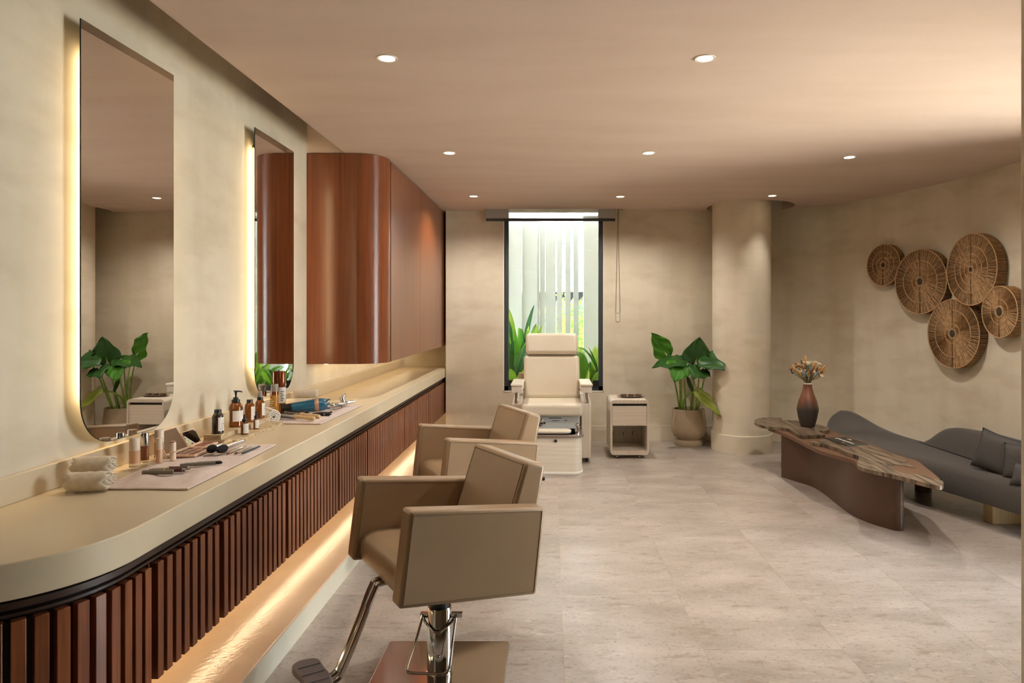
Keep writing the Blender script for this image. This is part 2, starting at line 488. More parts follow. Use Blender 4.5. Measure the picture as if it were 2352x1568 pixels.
# window with blind
wx0, wx1, wz0, wz1 = -.532, .575, .549, 2.64
b = MB()
fw = .048
b.box(wx0 + .004, wx0 + .004 + fw, YB + .03, YB + .09, wz0 + .004, wz1); b.box(wx1 - .004 - fw, wx1 - .004, YB + .03, YB + .09, wz0 + .004, wz1)
b.box(wx0 + .004, wx1 - .004, YB + .03, YB + .09, wz0 + .004, wz0 + .055); b.box(wx0 + .004, wx1 - .004, YB + .03, YB + .09, 2.595, wz1)
win = struct(b.build('window_1', m_frame, bevel=.003))
b = MB(); b.box(wx0 + .05, wx1 - .05, YB + .056, YB + .064, wz0 + .05, 2.60); b.build('pane', m_glasst, win)
b = MB()
for x in (wx0 - .004, wx1 - .004): b.box(x, x + .008, YB - .003, YB + .03, wz0 - .008, 2.45)
b.box(wx0 - .004, wx1 + .004, YB - .003, YB + .03, wz0 - .008, wz0 + .002); b.build('sealant_edge', m_white, win)
b = MB(); b.box(wx0 + .052, wx0 + .115, YB + .01, YB + .03, wz0 + .05, wz0 + .12); b.box(wx1 - .115, wx1 - .052, YB + .01, YB + .03, wz0 + .05, wz0 + .12); b.build('corner_bracket', m_black, win)

bl = thing('roller_blind', 'grey roller blind pulled almost fully up at the window head', 'blind', (0, YB - .07, 2.44))
b = MB(); b.box(-.722, .70, -.001, .001, .015, .19); b.build('fabric', m_blind, bl)
b = MB(); b.box(-.722, .70, -.011, .011, -.014, .015); b.build('bottom_bar', m_frame, bl, bevel=.003)
b = MB(); b.lathe([(.0, -.71), (.03, -.71), (.03, .71), (0, .71)], 16, Matrix.Translation((0, 0, .215)) @ Matrix.Rotation(PI / 2, 4, 'Y')); b.build('roller', m_blind, bl)
b = MB()
ch = [(.728, 0, .2), (.728, 0, .0), (.718, 0, -.45), (.708, 0, -.93)] + [(.730 - .024 * math.cos(PI * k / 10), 0, -1.0 - .03 * math.sin(PI * k / 10)) for k in range(11)] + [(.752, 0, -.93), (.742, 0, -.45), (.734, 0, .0), (.734, 0, .2)]
b.tube(spline(ch, 4), .0028, 6); b.build('pull_chain', m_chain, bl)

# ------------------------------------------------------------------ downlights
dl = thing('downlight', '', 'downlight', (0, 0, 0), group='recessed ceiling downlights')
b = MB(); b.lathe([(.034, -.001), (.046, -.003), (.047, .0), (.034, .012)], 32); b.build('trim_ring', m_white, dl)
b = MB(); b.lathe([(0, -.0015), (.036, -.0015)], 24); b.build('lens', m_lens, dl)
lampd = bpy.data.lights.new('downlight_lamp', 'SPOT')
lampd.energy = 28; lampd.color = (1.0, .95, .88); lampd.spot_size = math.radians(118); lampd.spot_blend = 1.0; lampd.shadow_soft_size = .03
lampn = lampd.copy(); lampn.energy = 18; lampn.spot_size = math.radians(74)
lampw = lampd.copy(); lampw.energy = 43; lampw.spot_size = math.radians(155); lampw.spot_blend = .65
lo_ = bpy.data.objects.new('lamp', lampd); C.objects.link(lo_); lo_.parent = dl; lo_.location = (0, 0, -.012)
spots = [(-.74, 3.07, 'recessed downlight in the ceiling nearest the mirror wall, in the front row'), (.69, 3.07, 'recessed downlight in the front row, above the open floor right of centre'),
         (-.73, 4.87, 'recessed downlight in the middle row, beside the wooden wall cabinet'), (.69, 4.87, 'recessed downlight at the centre of the middle row'), (2.18, 5.0, 'recessed downlight in the middle row, nearest the woven wall baskets'),
         (-.76, 6.65, 'recessed downlight in the back row, left of the window'), (.67, 6.67, 'recessed downlight in the back row, right of the window'), (2.14, 6.62, 'recessed downlight in the back row, right in front of the column'),
         (2.17, 3.07, 'recessed downlight in the front row on the terrace side')]
for i, (x, y, lb) in enumerate(spots):
    o = dl if i == 0 else copy_tree(dl)
    o.location = (x, y, HC - .001); o['label'] = lb
    if (y > 6 and x < 1) or (y < 6 and x > 2):      # wide-beam lamps washing the window wall and the curved wall
        for ch in o.children:
            if ch.type == 'LIGHT': ch.data = lampw
    if y > 6 and x > 1:
        for ch in o.children:
            if ch.type == 'LIGHT': ch.data = lampn

# ------------------------------------------------------------------ counter run
CT, CB, CF = .794, .702, -1.183
CY0, CR = 1.58, .37
def front_path(off, y_end, n=14):
    r = CR + off
    c = (CF - CR, CY0 + CR)
    pts = [(XW, CY0 - off), (c[0], CY0 - off)]
    for k in range(1, n + 1):
        a = -PI / 2 + PI / 2 * k / n
        pts.append((c[0] + r * math.cos(a), c[1] + r * math.sin(a)))
    pts.append((CF + off, y_end))
    return pts
ct = thing('vanity_counter', 'long cream stone counter with rounded near end running below the mirrors', 'counter', (0, 0, 0))
b = MB(); b.prism(front_path(0, YA) + [(XW, YA)], CB, CT); b.build('countertop', m_counter, ct, bevel=.004)
b = MB(); b.box(XW, XW + .02, CY0 + .02, YA, CT, .884); b.build('backsplash', m_counter, ct, bevel=.003)

# carcass behind slats and channel under the counter
cc = thing('vanity_carcass', 'dark wooden under-counter carcass with recessed finger channel above the slatted fronts', 'cabinet', (0, 0, 0))
b = MB(); b.prism(front_path(-.055, YA) + [(XW, YA)], .30, CB); b.build('body', m_slatback, cc)
def strip(off0, off1, z0, z1, name, m):
    p0 = front_path(off0, YA)[1:]; p1 = front_path(off1, YA)[1:]
    bb = MB(); bb.prism(p1 + p0[::-1], z0, z1); return bb.build(name, m, cc)
strip(-.05, -.022, .672, .690, 'channel_rail', m_channel)
strip(-.05, -.028, .652, .660, 'channel_lip', m_channel)

# slatted cabinet fronts
SF = -.012      # slat face offset from counter face
SZ0, SZ1 = .292, .645
doors = [(1.955, 2.05), (2.05, 2.47), (2.47, 3.08), (3.08, 3.83), (3.83, 4.43), (4.43, 5.55), (5.55, 6.64), (6.64, YA - .01)]
sm = MB(); sm.box(-.024, 0, -.0155, .0155, SZ0, SZ1)
slat0 = sm.build('slat', m_slat, None, bevel=.0015, seg=1)
slat_used = [False]
def slat(x, y, rz, parent):
    o = slat0 if not slat_used[0] else slat0.copy()
    if slat_used[0]: C.objects.link(o)
    slat_used[0] = True
    o.parent = parent; o.location = (x, y, 0); o.rotation_euler = (0, 0, rz)
names = ['second slatted wooden drawer front, next to the curved end of the counter', 'third slatted wooden drawer front along the counter from the near end', 'slatted wooden drawer front just left of the near salon chair',
         'slatted wooden drawer front seen above the near chair armrest', 'slatted wooden drawer front behind the far chair armrest', 'slatted wooden drawer front second from the window wall', 'pale-lit slatted wooden drawer front against the window wall']
# curved end front
cv = thing('slatted_cabinet', 'curved slatted wooden front wrapping the near end of the counter', 'cabinet', (0, 0, 0), group='slatted cabinet fronts under the counter')
p0 = front_path(SF - .024, 2.045)[1:]; p1 = front_path(SF - .036, 2.045)[1:]
b = MB(); b.prism(p0 + p1[::-1], SZ0 + .004, SZ1 - .004); b.build('back_panel', m_slatback, cv)
r = CR + SF; c0 = (CF - CR, CY0 + CR)
pitch = .047
L_arc = r * PI / 2
s = 2.045 - c0[1] - .02
while s > -L_arc:
    if s >= 0: slat(CF + SF, c0[1] + s, 0, cv)
    else:
        a = s / r
        slat(c0[0] + r * math.cos(a), c0[1] + r * math.sin(a), a, cv)
    s -= pitch
for i, (y0, y1) in enumerate(doors[1:]):
    d = thing('slatted_cabinet', names[i], 'cabinet', (0, 0, 0), group='slatted cabinet fronts under the counter')
    b = MB(); b.box(CF + SF - .036, CF + SF - .024, y0 + .012, y1 - .004, SZ0 + .004, SZ1 - .004); b.build('back_panel', m_slatback, d)
    b = MB(); b.box(CF + SF - .040, CF + SF - .0235, y0 + .012, y0 + .020, SZ0, SZ1); b.build('side_edge', m_slat, d)
    n = int((y1 - y0 - .016) / pitch)
    st = (y1 - y0 - .018) / n
    for k in range(n): slat(CF + SF, y0 + .014 + st * (k + .5), 0, d)

# plinth ledge with light under the cabinets
PXF, PT = -1.093, .104
pl = thing('counter_plinth', 'low pale rendered plinth ledge lit from under the slatted fronts', 'plinth', (0, 0, 0))
b = MB()
r = CR + .09
pp = [(XW, CY0 - .09), (c0[0], CY0 - .09)] + [(c0[0] + r * math.sin(PI / 2 * k / 12), c0[1] - r * math.cos(PI / 2 * k / 12)) for k in range(1, 13)] + [(PXF - .004, YA), (XW, YA)]
b.prism(pp, 0, PT); b.build('ledge', m_plinth, pl, bevel=.006)
b = MB(); b.box(PXF - .004, PXF, c0[1], YB, 0, PT - .006); b.build('face_board', m_plinthface, pl)
b = MB(); b.box(XW, XW + .01, CY0, YA, PT, .30); b.build('back_board', m_plinth, pl)
ul = thing('led_strip', 'warm linear light strip fixed below the slatted cabinets', 'light strip', (0, 0, .292))
b = MB(); b.box(-1.44, -1.418, 1.9, 7.85, -.002, .008); b.build('housing', m_channel, ul)
b = MB(); b.box(-1.436, -1.422, 1.92, 7.83, -.006, -.002); b.build('diffuser', m_ledbase, ul)

# ------------------------------------------------------------------ mirrors
def mirror(y0, y1, lb, turn=0):
    t = thing('wall_mirror', lb, 'mirror', (XW, (y0 + y1) / 2, .915), group='backlit wall mirrors')
    t.rotation_euler = (0, 0, turn)
    hw = (y1 - y0) / 2; ht = 2.463 - .915; R = .17
    pts = [(-hw, ht)] + [(-hw + R - R * math.cos(PI / 2 * k / 14), R - R * math.sin(PI / 2 * k / 14)) for k in range(15)] + \
          [(hw - R + R * math.sin(PI / 2 * k / 14), R - R * math.cos(PI / 2 * k / 14)) for k in range(15)] + [(hw, ht)]
    Mx = Matrix(((0, 0, 1, 0), (1, 0, 0, 0), (0, 1, 0, 0), (0, 0, 0, 1)))   # plan (y,z) -> extrude along x
    bb = MB(); bb.prism(pts, .056, .0601, Mx); bb.build('edge', m_mirredge, t)
    ins = [(p[0] * .9966, .002 + p[1] * .9985) for p in pts]
    bb = MB(); bb.prism(ins, .0601, .0606, Mx); bb.build('silvered_glass', m_mirror, t)
    bb = MB(); bb.box(.0, .052, -hw + .10, hw - .10, .16, ht - .09); bb.build('mounting_box', m_slot, t)
    bb = MB(); bb.box(.014, .042, -hw + .11, hw - .11, .148, .156); bb.build('light_strip', m_led, t)
    for sgn in (-1, 1):
        y = sgn * (hw - .093)
        bb = MB(); bb.box(.012, .044, y - .004, y + .004, .17, ht - .1); bb.build('light_strip', m_led, t)
mirror(2.451, 3.036, 'large backlit mirror with rounded lower corners nearest the camera', -.017)
mirror(3.876, 4.461, 'backlit mirror beside the wooden wall cabinet, reflecting the window')

# ------------------------------------------------------------------ upper cabinet
uc = thing('wall_cabinet', 'tall reddish wooden wall cabinet with curved corner hung above the counter', 'cabinet', (0, 0, 0))
XF, UY0, UZ0 = -1.20, 4.86, 1.047
R = .21
prof = [(XW, UY0), (XF - R, UY0)] + [(XF - R + R * math.sin(PI / 2 * k / 14), UY0 + R - R * math.cos(PI / 2 * k / 14)) for k in range(1, 15)] + [(XF, 5.075), (XF - .03, 5.075), (XF - .03, YA), (XW, YA)]
b = MB(); b.prism(prof, UZ0, HC - .004); b.build('curved_body', m_cab, uc, bevel=.001)
b = MB(); b.box(XF - .03, XF - .02, 5.075, 5.10, UZ0 + .001, HC - .01); b.build('shadow_gap', m_slatback, uc)
for i, (y0, y1) in enumerate(((5.102, 6.24), (6.243, 7.1), (7.103, YA - .002))):
    b = MB(); b.box(XF - .022, XF, y0, y1, UZ0 + .002, HC - .012); b.build('door', m_cab, uc, bevel=.001)
cl = thing('led_strip', 'warm linear light strip under the wooden wall cabinet', 'light strip', (0, 0, UZ0))
b = MB(); b.box(-1.66, -1.63, 4.95, 7.88, -.006, .0); b.build('housing', m_channel, cl)
b = MB(); b.box(-1.655, -1.635, 4.97, 7.86, -.010, -.006); b.build('diffuser', m_ledcab, cl)

# ------------------------------------------------------------------ salon chairs
def slab(pts, t0, t1, axis='s'):
    """outline in (f,z) extruded along s from t0 to t1; local frame x=f(forward) y=s z=z"""
    bb = MB()
    a = [bb.bm.verts.new((p[0], t0, p[1])) for p in pts]; c = [bb.bm.verts.new((p[0], t1, p[1])) for p in pts]
    n = len(pts)
    bb.face(a); bb.face(c[::-1])
    for i in range(n): bb.face([a[i], c[i], c[(i + 1) % n], a[(i + 1) % n]])
    return bb
def salon_chair(x, y, yaw, tilt, lb):
    root = thing('salon_chair', lb, 'chair', (x, y, 0), group='tan salon chairs at the counter')
    Rz = Matrix(((-math.cos(yaw), math.sin(yaw), 0, 0), (-math.sin(yaw), -math.cos(yaw), 0, 0), (0, 0, 1, 0), (0, 0, 0, 1)))
    # local x forward, y near side, z up ; tilt about y through z=.45
    ct_, st_ = math.cos(tilt), math.sin(tilt)
    T = Matrix.Translation((0, 0, .45)) @ Matrix(((ct_, 0, -st_, 0), (0, 1, 0, 0), (st_, 0, ct_, 0), (0, 0, 0, 1))) @ Matrix.Translation((0, 0, -.45))
    M = Rz @ T
    W, Lf, Lb, zt, zb = .303, .268, -.265, .715, .395
    def fin(bb, name, m, mm, **k):
        bmesh.ops.transform(bb.bm, matrix=mm, verts=bb.bm.verts[:]); return bb.build(name, m, root, **k)
    arm = [(Lf, zt), (Lf, zb), (Lb, zb), (Lb, zt)]
    for s0, s1 in ((W - .078, W), (-W, -W + .078)):
        a = fin(slab(arm, s0, s1), 'armrest', m_leather, M, bevel=.012, seg=3)
        so = s1 if s1 > 0 else s0
        si = s0 if s1 > 0 else s1
        for yy in (so, si):
            bb = MB(); e = .0135; q = .0008 if yy > (s0 + s1) / 2 else -.0008
            loop = [(Lf - e, yy + q, zt - e), (Lf - e, yy + q, zb + e), (Lb + e, yy + q, zb + e), (Lb + e, yy + q, zt - e), (Lf - e, yy + q, zt - e)]
            for k in range(4): bb.tube([loop[k], loop[k + 1]], .0009, 5)
            bmesh.ops.transform(bb.bm, matrix=M, verts=bb.bm.verts[:]); bb.build('piping', m_seam, a)
    # backrest leaning back between the arms
    bk = [(-.125, .47), (-.209, .871), (-.30, .860), (-.262, .40), (-.16, .40)]
    k_ = fin(slab(bk, -W + .079, W - .079), 'backrest', m_leather, M, bevel=.016, seg=3)
    bb = MB(); e = W - .079
    for k in range(2):
        yy = (e - .016) * (1 if k else -1)
        bb.tube([(-.128, yy, .50), (-.2055, yy, .858)], .0009, 5)
    bb.tube([(-.2045, -e + .016, .856), (-.2045, e - .016, .856)], .0009, 5)
    bmesh.ops.transform(bb.bm, matrix=M, verts=bb.bm.verts[:]); bb.build('piping', m_seam, k_)
    # seat: crowned cushion with sloped front
    st = [(-.20, .40), (-.15, .515), (.0, .522), (.12, .520), (.20, .514), (.234, .500), (.247, .478), (.243, .43), (.232, .396)]
    fin(slab(st, -W + .079, W - .079), 'seat', m_leather, M, bevel=.009, seg=3, sharp=80)
    # underside plate, column, collar, base
    bb = MB(); bb.box(-.13, .13, -.11, .11, .368, .395); fin(bb, 'mount_plate', m_black, M, bevel=.004)
    bb = MB(); bb.lathe([(0, .014), (.051, .014), (.051, .022), (.0485, .024), (.0485, .186), (.0475, .188), (.0475, .266), (.044, .272), (0, .272)], 32); bb.build('column', m_chrome, root)
    bb = MB(); bb.lathe([(0, .268), (.036, .268), (.036, .385), (0, .385)], 24); bb.build('piston', m_black, root)
    bb = MB(); bb.prism(round_rect(-.256, .256, -.256, .256, .02), .0, .014); bb.build('base_plate', m_steel, root, bevel=.004)
    # pump stirrup: hangs from a cross bar at the collar, loops toward the right-front
    h = Matrix.Rotation(0.0, 4, 'Z')
    bb = MB()
    bb.tube([(-.066, -.005, .238), (-.05, -.03, .222), (-.012, -.056, .196), (.012, -.056, .196), (.05, -.03, .222), (.066, -.005, .238)], .005, 8)
    bb.box(-.074, -.046, -.010, .010, .230, .246); bb.box(.046, .088, -.010, .010, .230, .246)
    bb.build('pump_yoke', m_chrome, root)
    bb = MB(); lp = spline([(-.064, -.01, .238), (-.082, -.06, .16), (-.100, -.115, .098), (-.096, -.127, .083), (-.08, -.13, .079), (.0, -.133, .078), (.035, -.133, .079), (.052, -.128, .086), (.056, -.11, .10), (.060, -.05, .18), (.064, -.01, .238)], 6)
    bb.tube(lp, .0055, 8); bb.build('pump_pedal', m_chrome, root)
    # footrest: two bars bent down from under the seat and a pad
    for yy in (-.022, .022):
        bb = MB()
        p = spline([(.10, yy, .41), (.235, yy, .415), (.262, yy, .395), (.316, yy, .27), (.378, yy, .135), (.392, yy, .115), (.415, yy, .105), (.46, yy, .11)], 6)
        bb.tube([Rz @ q for q in p], .0105, 10); bb.build('footrest_bar', m_chrome, root)
    bb = MB()
    pad = [(.46, -.13), (.49, -.15), (.53, -.15), (.555, -.12), (.545, -.05), (.54, 0), (.545, .05), (.555, .12), (.53, .15), (.49, .15), (.46, .13), (.455, .06), (.45, 0), (.455, -.06)]
    bb.prism([(p.x, p.y) for p in spline([(q[0], q[1], 0) for q in pad], 4, True)], .10, .128)
    Rp = Rz @ Matrix.Translation((-.033, 0, 0))
    fp = fin(bb, 'foot_pad', m_rubber, Rp, bevel=.005)
    for yy in (-.09, -.03, .03, .09):
        bb = MB(); bb.box(.462, .54, yy - .002, yy + .002, .127, .1305); bmesh.ops.transform(bb.bm, matrix=Rp, verts=bb.bm.verts[:]); bb.build('tread', m_rubber, fp)
    # back side handle knob
    bb = MB(); bb.lathe([(0, 0), (.008, 0), (.008, .008), (0, .008)], 12, Matrix.Translation((-.303, .2, .80)) @ Matrix.Rotation(-PI / 2, 4, 'Y')); fin(bb, 'back_stud', m_black, M)
    return root
salon_chair(-.434, 2.646, .565, .123, 'tan leather salon chair on square chrome base, nearest the camera')
salon_chair(-.464, 3.963, .456, .114, 'tan leather salon chair standing behind the nearest one, before the pedicure chair')

# ------------------------------------------------------------------ pedicure chair
pc = thing('pedicure_chair', 'cream leather pedicure chair with foot basin in front of the window', 'chair', (0, 6.6, 0))
def lb_(bb, name, m, parent=pc, **k):
    bmesh.ops.translate(bb.bm, verts=bb.bm.verts[:], vec=(0, -6.6, 0)); return bb.build(name, m, parent, **k)
def cushion(x0, x1, y0, y1, z0, z1, M=None, **k):
    bb = MB(); bb.box(x0, x1, y0, y1, z0, z1, M); return bb
lb_(cushion(-.29, .29, 6.30, 6.82, .452, .575), 'seat', m_cream, bevel=.035, seg=4)
Mb = Matrix.Translation((0, 6.80, .56)) @ Matrix.Rotation(-.30, 4, 'X')
back_ = lb_(cushion(-.28, .28, -.05, .07, .0, .44, Mb), 'backrest', m_cream, bevel=.035, seg=4)
lb_(cushion(-.262, .262, -.075, .06, .445, .665, Mb), 'headrest', m_cream, bevel=.035, seg=4)
lb_(cushion(-.25, .25, .07, .10, .02, .60, Mb), 'back_shell', m_panel, bevel=.02)
for sgn in (-1, 1):
    bb = MB(); x0, x1 = (sgn * .262, sgn * .372); x0, x1 = min(x0, x1), max(x0, x1)
    bb.prism([(-6.44, .045), (-6.44, .555), (-6.50, .575), (-6.9, .60), (-7.12, .60), (-7.12, .045)], x0 + (.02 if sgn > 0 else 0), x1 - (.02 if sgn < 0 else 0), Matrix(((0, 0, 1, 0), (-1, 0, 0, 0), (0, 1, 0, 0), (0, 0, 0, 1))))
    lb_(bb, 'side_panel', m_ashv, bevel=.006)
    bb = MB(); bb.box(sgn * .325 - .058, sgn * .325 + .058, 6.34, 6.86, .73, .755); ar = lb_(bb, 'armrest', m_cream, bevel=.01)
    bb = MB(); bb.box(sgn * .325 - .05, sgn * .325 + .05, 6.35, 6.85, .672, .729); lb_(bb, 'armrest_base', m_ashv, bevel=.004)
    for yy in (6.46, 6.72):
        bb = MB(); bb.lathe([(.015, .57), (.015, .68)], 14, Matrix.Translation((sgn * .33, yy, 0))); lb_(bb, 'armrest_post', m_chrome)
    for yy in (6.52, 7.02):
        bb = MB(); bb.lathe([(0, -.012), (.022, -.012), (.022, .012), (0, .012)], 14, Matrix.Translation((sgn * .335, yy, .022)) @ Matrix.Rotation(PI / 2, 4, 'Y')); bb.box(sgn * .335 - .012, sgn * .335 + .012, yy - .01, yy + .01, .03, .05); lb_(bb, 'caster', m_black)
bb = MB(); bb.box(-.26, .26, 6.36, 6.80, .32, .45); cpn = lb_(bb, 'control_panel', m_panel, bevel=.005)
bb = MB()
bb.box(-.115, -.075, 6.35, 6.36, .385, .425); bb.ball((-.095, 6.345, .40), .014, .014, .02); bb.ball((-.095, 6.335, .43), .008, .02, .008); lb_(bb, 'spout', m_chrome)
bb = MB(); bb.lathe([(0, 0), (.008, 0), (.008, .008), (0, .008)], 12, Matrix.Translation((-.125, 6.36, .39)) @ Matrix.Rotation(PI / 2, 4, 'X')); bb.lathe([(0, 0), (.008, 0), (.008, .008), (0, .008)], 12, Matrix.Translation((-.065, 6.36, .39)) @ Matrix.Rotation(PI / 2, 4, 'X')); lb_(bb, 'dial', m_black)
bb = MB(); bb.box(-.03, .09, 6.357, 6.3602, .432, .438); bb.box(.0, .07, 6.357, 6.3602, .409, .414); bb.box(.12, .145, 6.357, 6.3602, .41, .416); lb_(bb, 'panel_marking', m_ink)
# basin box with rounded front corners
def ubox(x, y0, y1, r, n=8):
    out = [(x, y1), (-x, y1)]
    for k in range(n + 1):
        a = PI + PI / 2 * k / n; out.append((-x + r + r * math.cos(a), y0 + r + r * math.sin(a)))
    for k in range(n + 1):
        a = -PI / 2 + PI / 2 * k / n; out.append((x - r + r * math.cos(a), y0 + r + r * math.sin(a)))
    return out
bb = MB(); bb.prism(ubox(.27, 5.975, 6.43, .085), .022, .322); fb = lb_(bb, 'foot_basin', m_ash)
bb = MB(); bb.prism(ubox(.278, 5.965, 6.44, .09), .0, .022); lb_(bb, 'kick_trim', m_white, bevel=.004)
bb = MB(); o1 = ubox(.285, 5.955, 6.43, .095); i1 = ubox(.215, 6.01, 6.36, .06)
n = len(o1)
for z, fl in ((.322, 0), (.345, 1)):
    pass
va = [bb.bm.verts.new((p[0], p[1], .322)) for p in o1]; vb = [bb.bm.verts.new((p[0], p[1], .342)) for p in o1]
vc = [bb.bm.verts.new((p[0], p[1], .342)) for p in i1]; vd = [bb.bm.verts.new((p[0], p[1], .24)) for p in i1]
for i in range(n):
    j = (i + 1) % n
    bb.face([va[i], va[j], vb[j], vb[i]]); bb.face([vb[i], vb[j], vc[j], vc[i]]); bb.face([vc[i], vc[j], vd[j], vd[i]])
bb.face(vd); bb.face(va[::-1])
lb_(bb, 'basin_bowl', m_basin, bevel=.004)
bb = MB(); bb.prism(round_rect(-.19, .175, 6.02, 6.14, .055), .345, .378); lb_(bb, 'foot_cushion', m_cream, bevel=.014, seg=3)
bb = MB(); bb.tube(spline([(.235, 6.12, .342), (.235, 6.12, .385), (.233, 6.10, .405), (.228, 6.07, .40)], 5), .008, 8); bb.ball((.228, 6.065, .418), .02, .016, .022); bb.lathe([(0, 0), (.02, 0), (.02, .01), (0, .014)], 14, Matrix.Translation((.235, 6.12, .342))); lb_(bb, 'hand_shower', m_chrome)
bb = MB(); bb.lathe([(0, 0), (.012, 0), (.013, .014), (.009, .02), (0, .02)], 18, Matrix.Translation((.036, 5.975, .295)) @ Matrix.Rotation(PI / 2, 4, 'X')); lb_(bb, 'drain_knob', m_black)
bb = MB(); bb.box(-.335, -.285, 6.86, 6.90, .66, .80); bb.box(-.33, -.29, 6.855, 6.895, .80, .815); lb_(bb, 'remote_holder', m_leather, bevel=.006)

# ------------------------------------------------------------------ trolley
tr = thing('trolley_cabinet', 'pale wood rolling trolley with drawer and open shelf beside the pedicure chair', 'trolley', (.759, 6.63, 0))
TW, TD = .188, .46
oz = round_rect(-TW, TW, .035, .568, .035); iz = round_rect(-TW + .02, TW - .02, .078, .535, .004)
bb = MB(); Mf = Matrix(((1, 0, 0, 0), (0, 0, 1, 0), (0, 1, 0, 0), (0, 0, 0, 1)))
fa = [bb.bm.verts.new((p[0], 0, p[1])) for p in oz]; fb_ = [bb.bm.verts.new((p[0], TD, p[1])) for p in oz]
fc = [bb.bm.verts.new((p[0], 0, p[1])) for p in iz]; fd = [bb.bm.verts.new((p[0], TD - .012, p[1])) for p in iz]
n = len(oz)
for i in range(n):
    j = (i + 1) % n
    bb.face([fa[i], fa[j], fb_[j], fb_[i]]); bb.face([fa[i], fa[j], fc[j], fc[i]]); bb.face([fc[i], fc[j], fd[j], fd[i]])
bb.face(fb_); bb.face(fd)
bb.build('body', m_ashv, tr)
bb = MB(); bb.box(-TW + .022, TW - .022, .004, .3, .328, .51); dr = bb.build('drawer', m_ash, tr, bevel=.002)
bb = MB(); bb.box(-TW + .022, TW - .022, .03, .034, .51, .534); bb.build('finger_gap', m_black, tr)
bb = MB(); bb.box(-TW + .021, TW - .021, .002, TD - .02, .320, .328); bb.build('shelf', m_ashv, tr)
bb = MB()
for x in (-.13, -.02, .075): bb.box(x, x + .006, TD - .0155, TD - .0118, .15, .18)
bb.box(.078, .105, TD - .0155, TD - .0118, .188, .193); bb.build('back_slot', m_black, tr)
for x in (-.12, .10):
    for y in (.05, TD - .05):
        bb = MB(); bb.lathe([(0, -.01), (.016, -.01), (.017, .01), (0, .01)], 14, Matrix.Translation((x, y, .017)) @ Matrix.Rotation(PI / 2, 4, 'Y')); bb.lathe([(.006, .017), (.008, .037)], 8, Matrix.Translation((x, y, 0))); bb.build('caster', m_steel, tr)
# tray with bowls
ty = thing('serving_tray', 'slim bone coloured tray lying on the rolling trolley', 'tray', (.80, 6.86, .568))
bb = MB(); bb.lathe([(0, .004), (.6, .004), (.95, .014), (1.0, .018), (.96, .019), (.6, .009), (0, .009)], 32, Matrix.Diagonal((.145, .075, 1, 1))); bb.build('dish', m_bone, ty)
bb = MB(); bb.box(-.10, .10, -.03, .03, 0, .005); bb.build('foot', m_bone, ty)
for i, (dx, lb) in enumerate(((-.075, 'small brown bowl at the left end of the tray'), (.0, 'small brown bowl in the middle of the tray'), (.07, 'small brown bowl at the right end of the tray'))):
    o = thing('small_bowl', lb, 'bowl', (.80 + dx, 6.86, .577), group='bowls on the trolley tray')
    bb = MB(); bb.lathe([(0, 0), (.018, 0), (.03, .01), (.036, .022), (.033, .022), (.026, .011), (0, .005)], 20); bb.build('shell', m_bone, o)
    bb = MB(); bb.ball((0, 0, .012), .024, .024, .012); bb.build('contents', m_dry3, o)

# ------------------------------------------------------------------ potted plant
pp_ = thing('potted_plant', 'elephant-ear plant with big green leaves in a round clay pot', 'plant', (1.475, 7.345, 0))
bb = MB(); bb.lathe([(0, 0), (.145, 0), (.155, .02), (.152, .05), (.128, .062), (.124, .072), (.16, .10), (.184, .16), (.186, .22), (.176, .30), (.168, .385), (.164, .392), (.156, .388), (.16, .33), (0, .33)], 40); bb.build('pot', m_pot, pp_)
bb = MB(); bb.lathe([(0, .355), (.08, .358), (.161, .35)], 24); bb.build('soil', m_soil, pp_)
def heart_leaf(attach, tip, normal, width, m, droop=.12, fold=.18, parent=pp_, wavy=.012, seed=0):
    rnd = random.Random(seed)
    A = Vector(attach); T = Vector(tip); ax = (T - A); Ln = ax.length; ax.normalize()
    nm = Vector(normal); nm = (nm - ax * nm.dot(ax)).normalized(); sd = ax.cross(nm)
    P = []
    S = 14; V = 8
    for i in range(S + 1):
        u = i / S
        s_ = -.34 + 1.34 * u
        if s_ < 0: wd = .92 * math.sqrt(max(0, 1 - (s_ / -.36) ** 2)) * .95
        else: wd = .95 * (1 - s_ ** 1.7) * (1 - .12 * s_) + .02
        if i == S: wd = .01
        if i == 0: wd = .30
        row = []
        for j in range(-V, V + 1):
            v = j / V
            hole = 0
            vv = v
            if s_ < 0:      # sinus between the rear lobes
                mn = min(.9, .10 + (-s_) * 1.15)
                vv = math.copysign(mn * wd * .0 + (mn * .55) + (1 - mn * .55) * abs(v), v) if j != 0 else 0
            y = vv * wd * width
            ln = s_ * Ln
            if s_ < 0 and j == 0: ln = -.02 * Ln
            z = -droop * Ln * max(0, s_) ** 2 + fold * abs(y) * (1 - .4 * u) - .9 * fold * y * y / width + math.sin(u * 15 + j * .9 + seed) * wavy * abs(v)
            row.append(A + ax * ln + sd * y + nm * z)
        P.append(row)
    bb = MB(); bb.grid(P)
    bmesh.ops.remove_doubles(bb.bm, verts=bb.bm.verts[:], dist=.0008)
    bmesh.ops.translate(bb.bm, verts=bb.bm.verts[:], vec=-parent.location)
    return bb.build('leaf', m, parent, solid=.0012, sharp=180)
def pstem(pts, r0, r1, m=m_stem, parent=pp_):
    p = spline(pts, 8)
    bb = MB(); bb.tube(p, [r0 + (r1 - r0) * i / (len(p) - 1) for i in range(len(p))], 8)
    bmesh.ops.translate(bb.bm, verts=bb.bm.verts[:], vec=-parent.location)
    bb.build('stem', m, parent)
def R_(px, py, d): return ray(px, py, d)
base = lambda px, d: R_(px, 944, d)
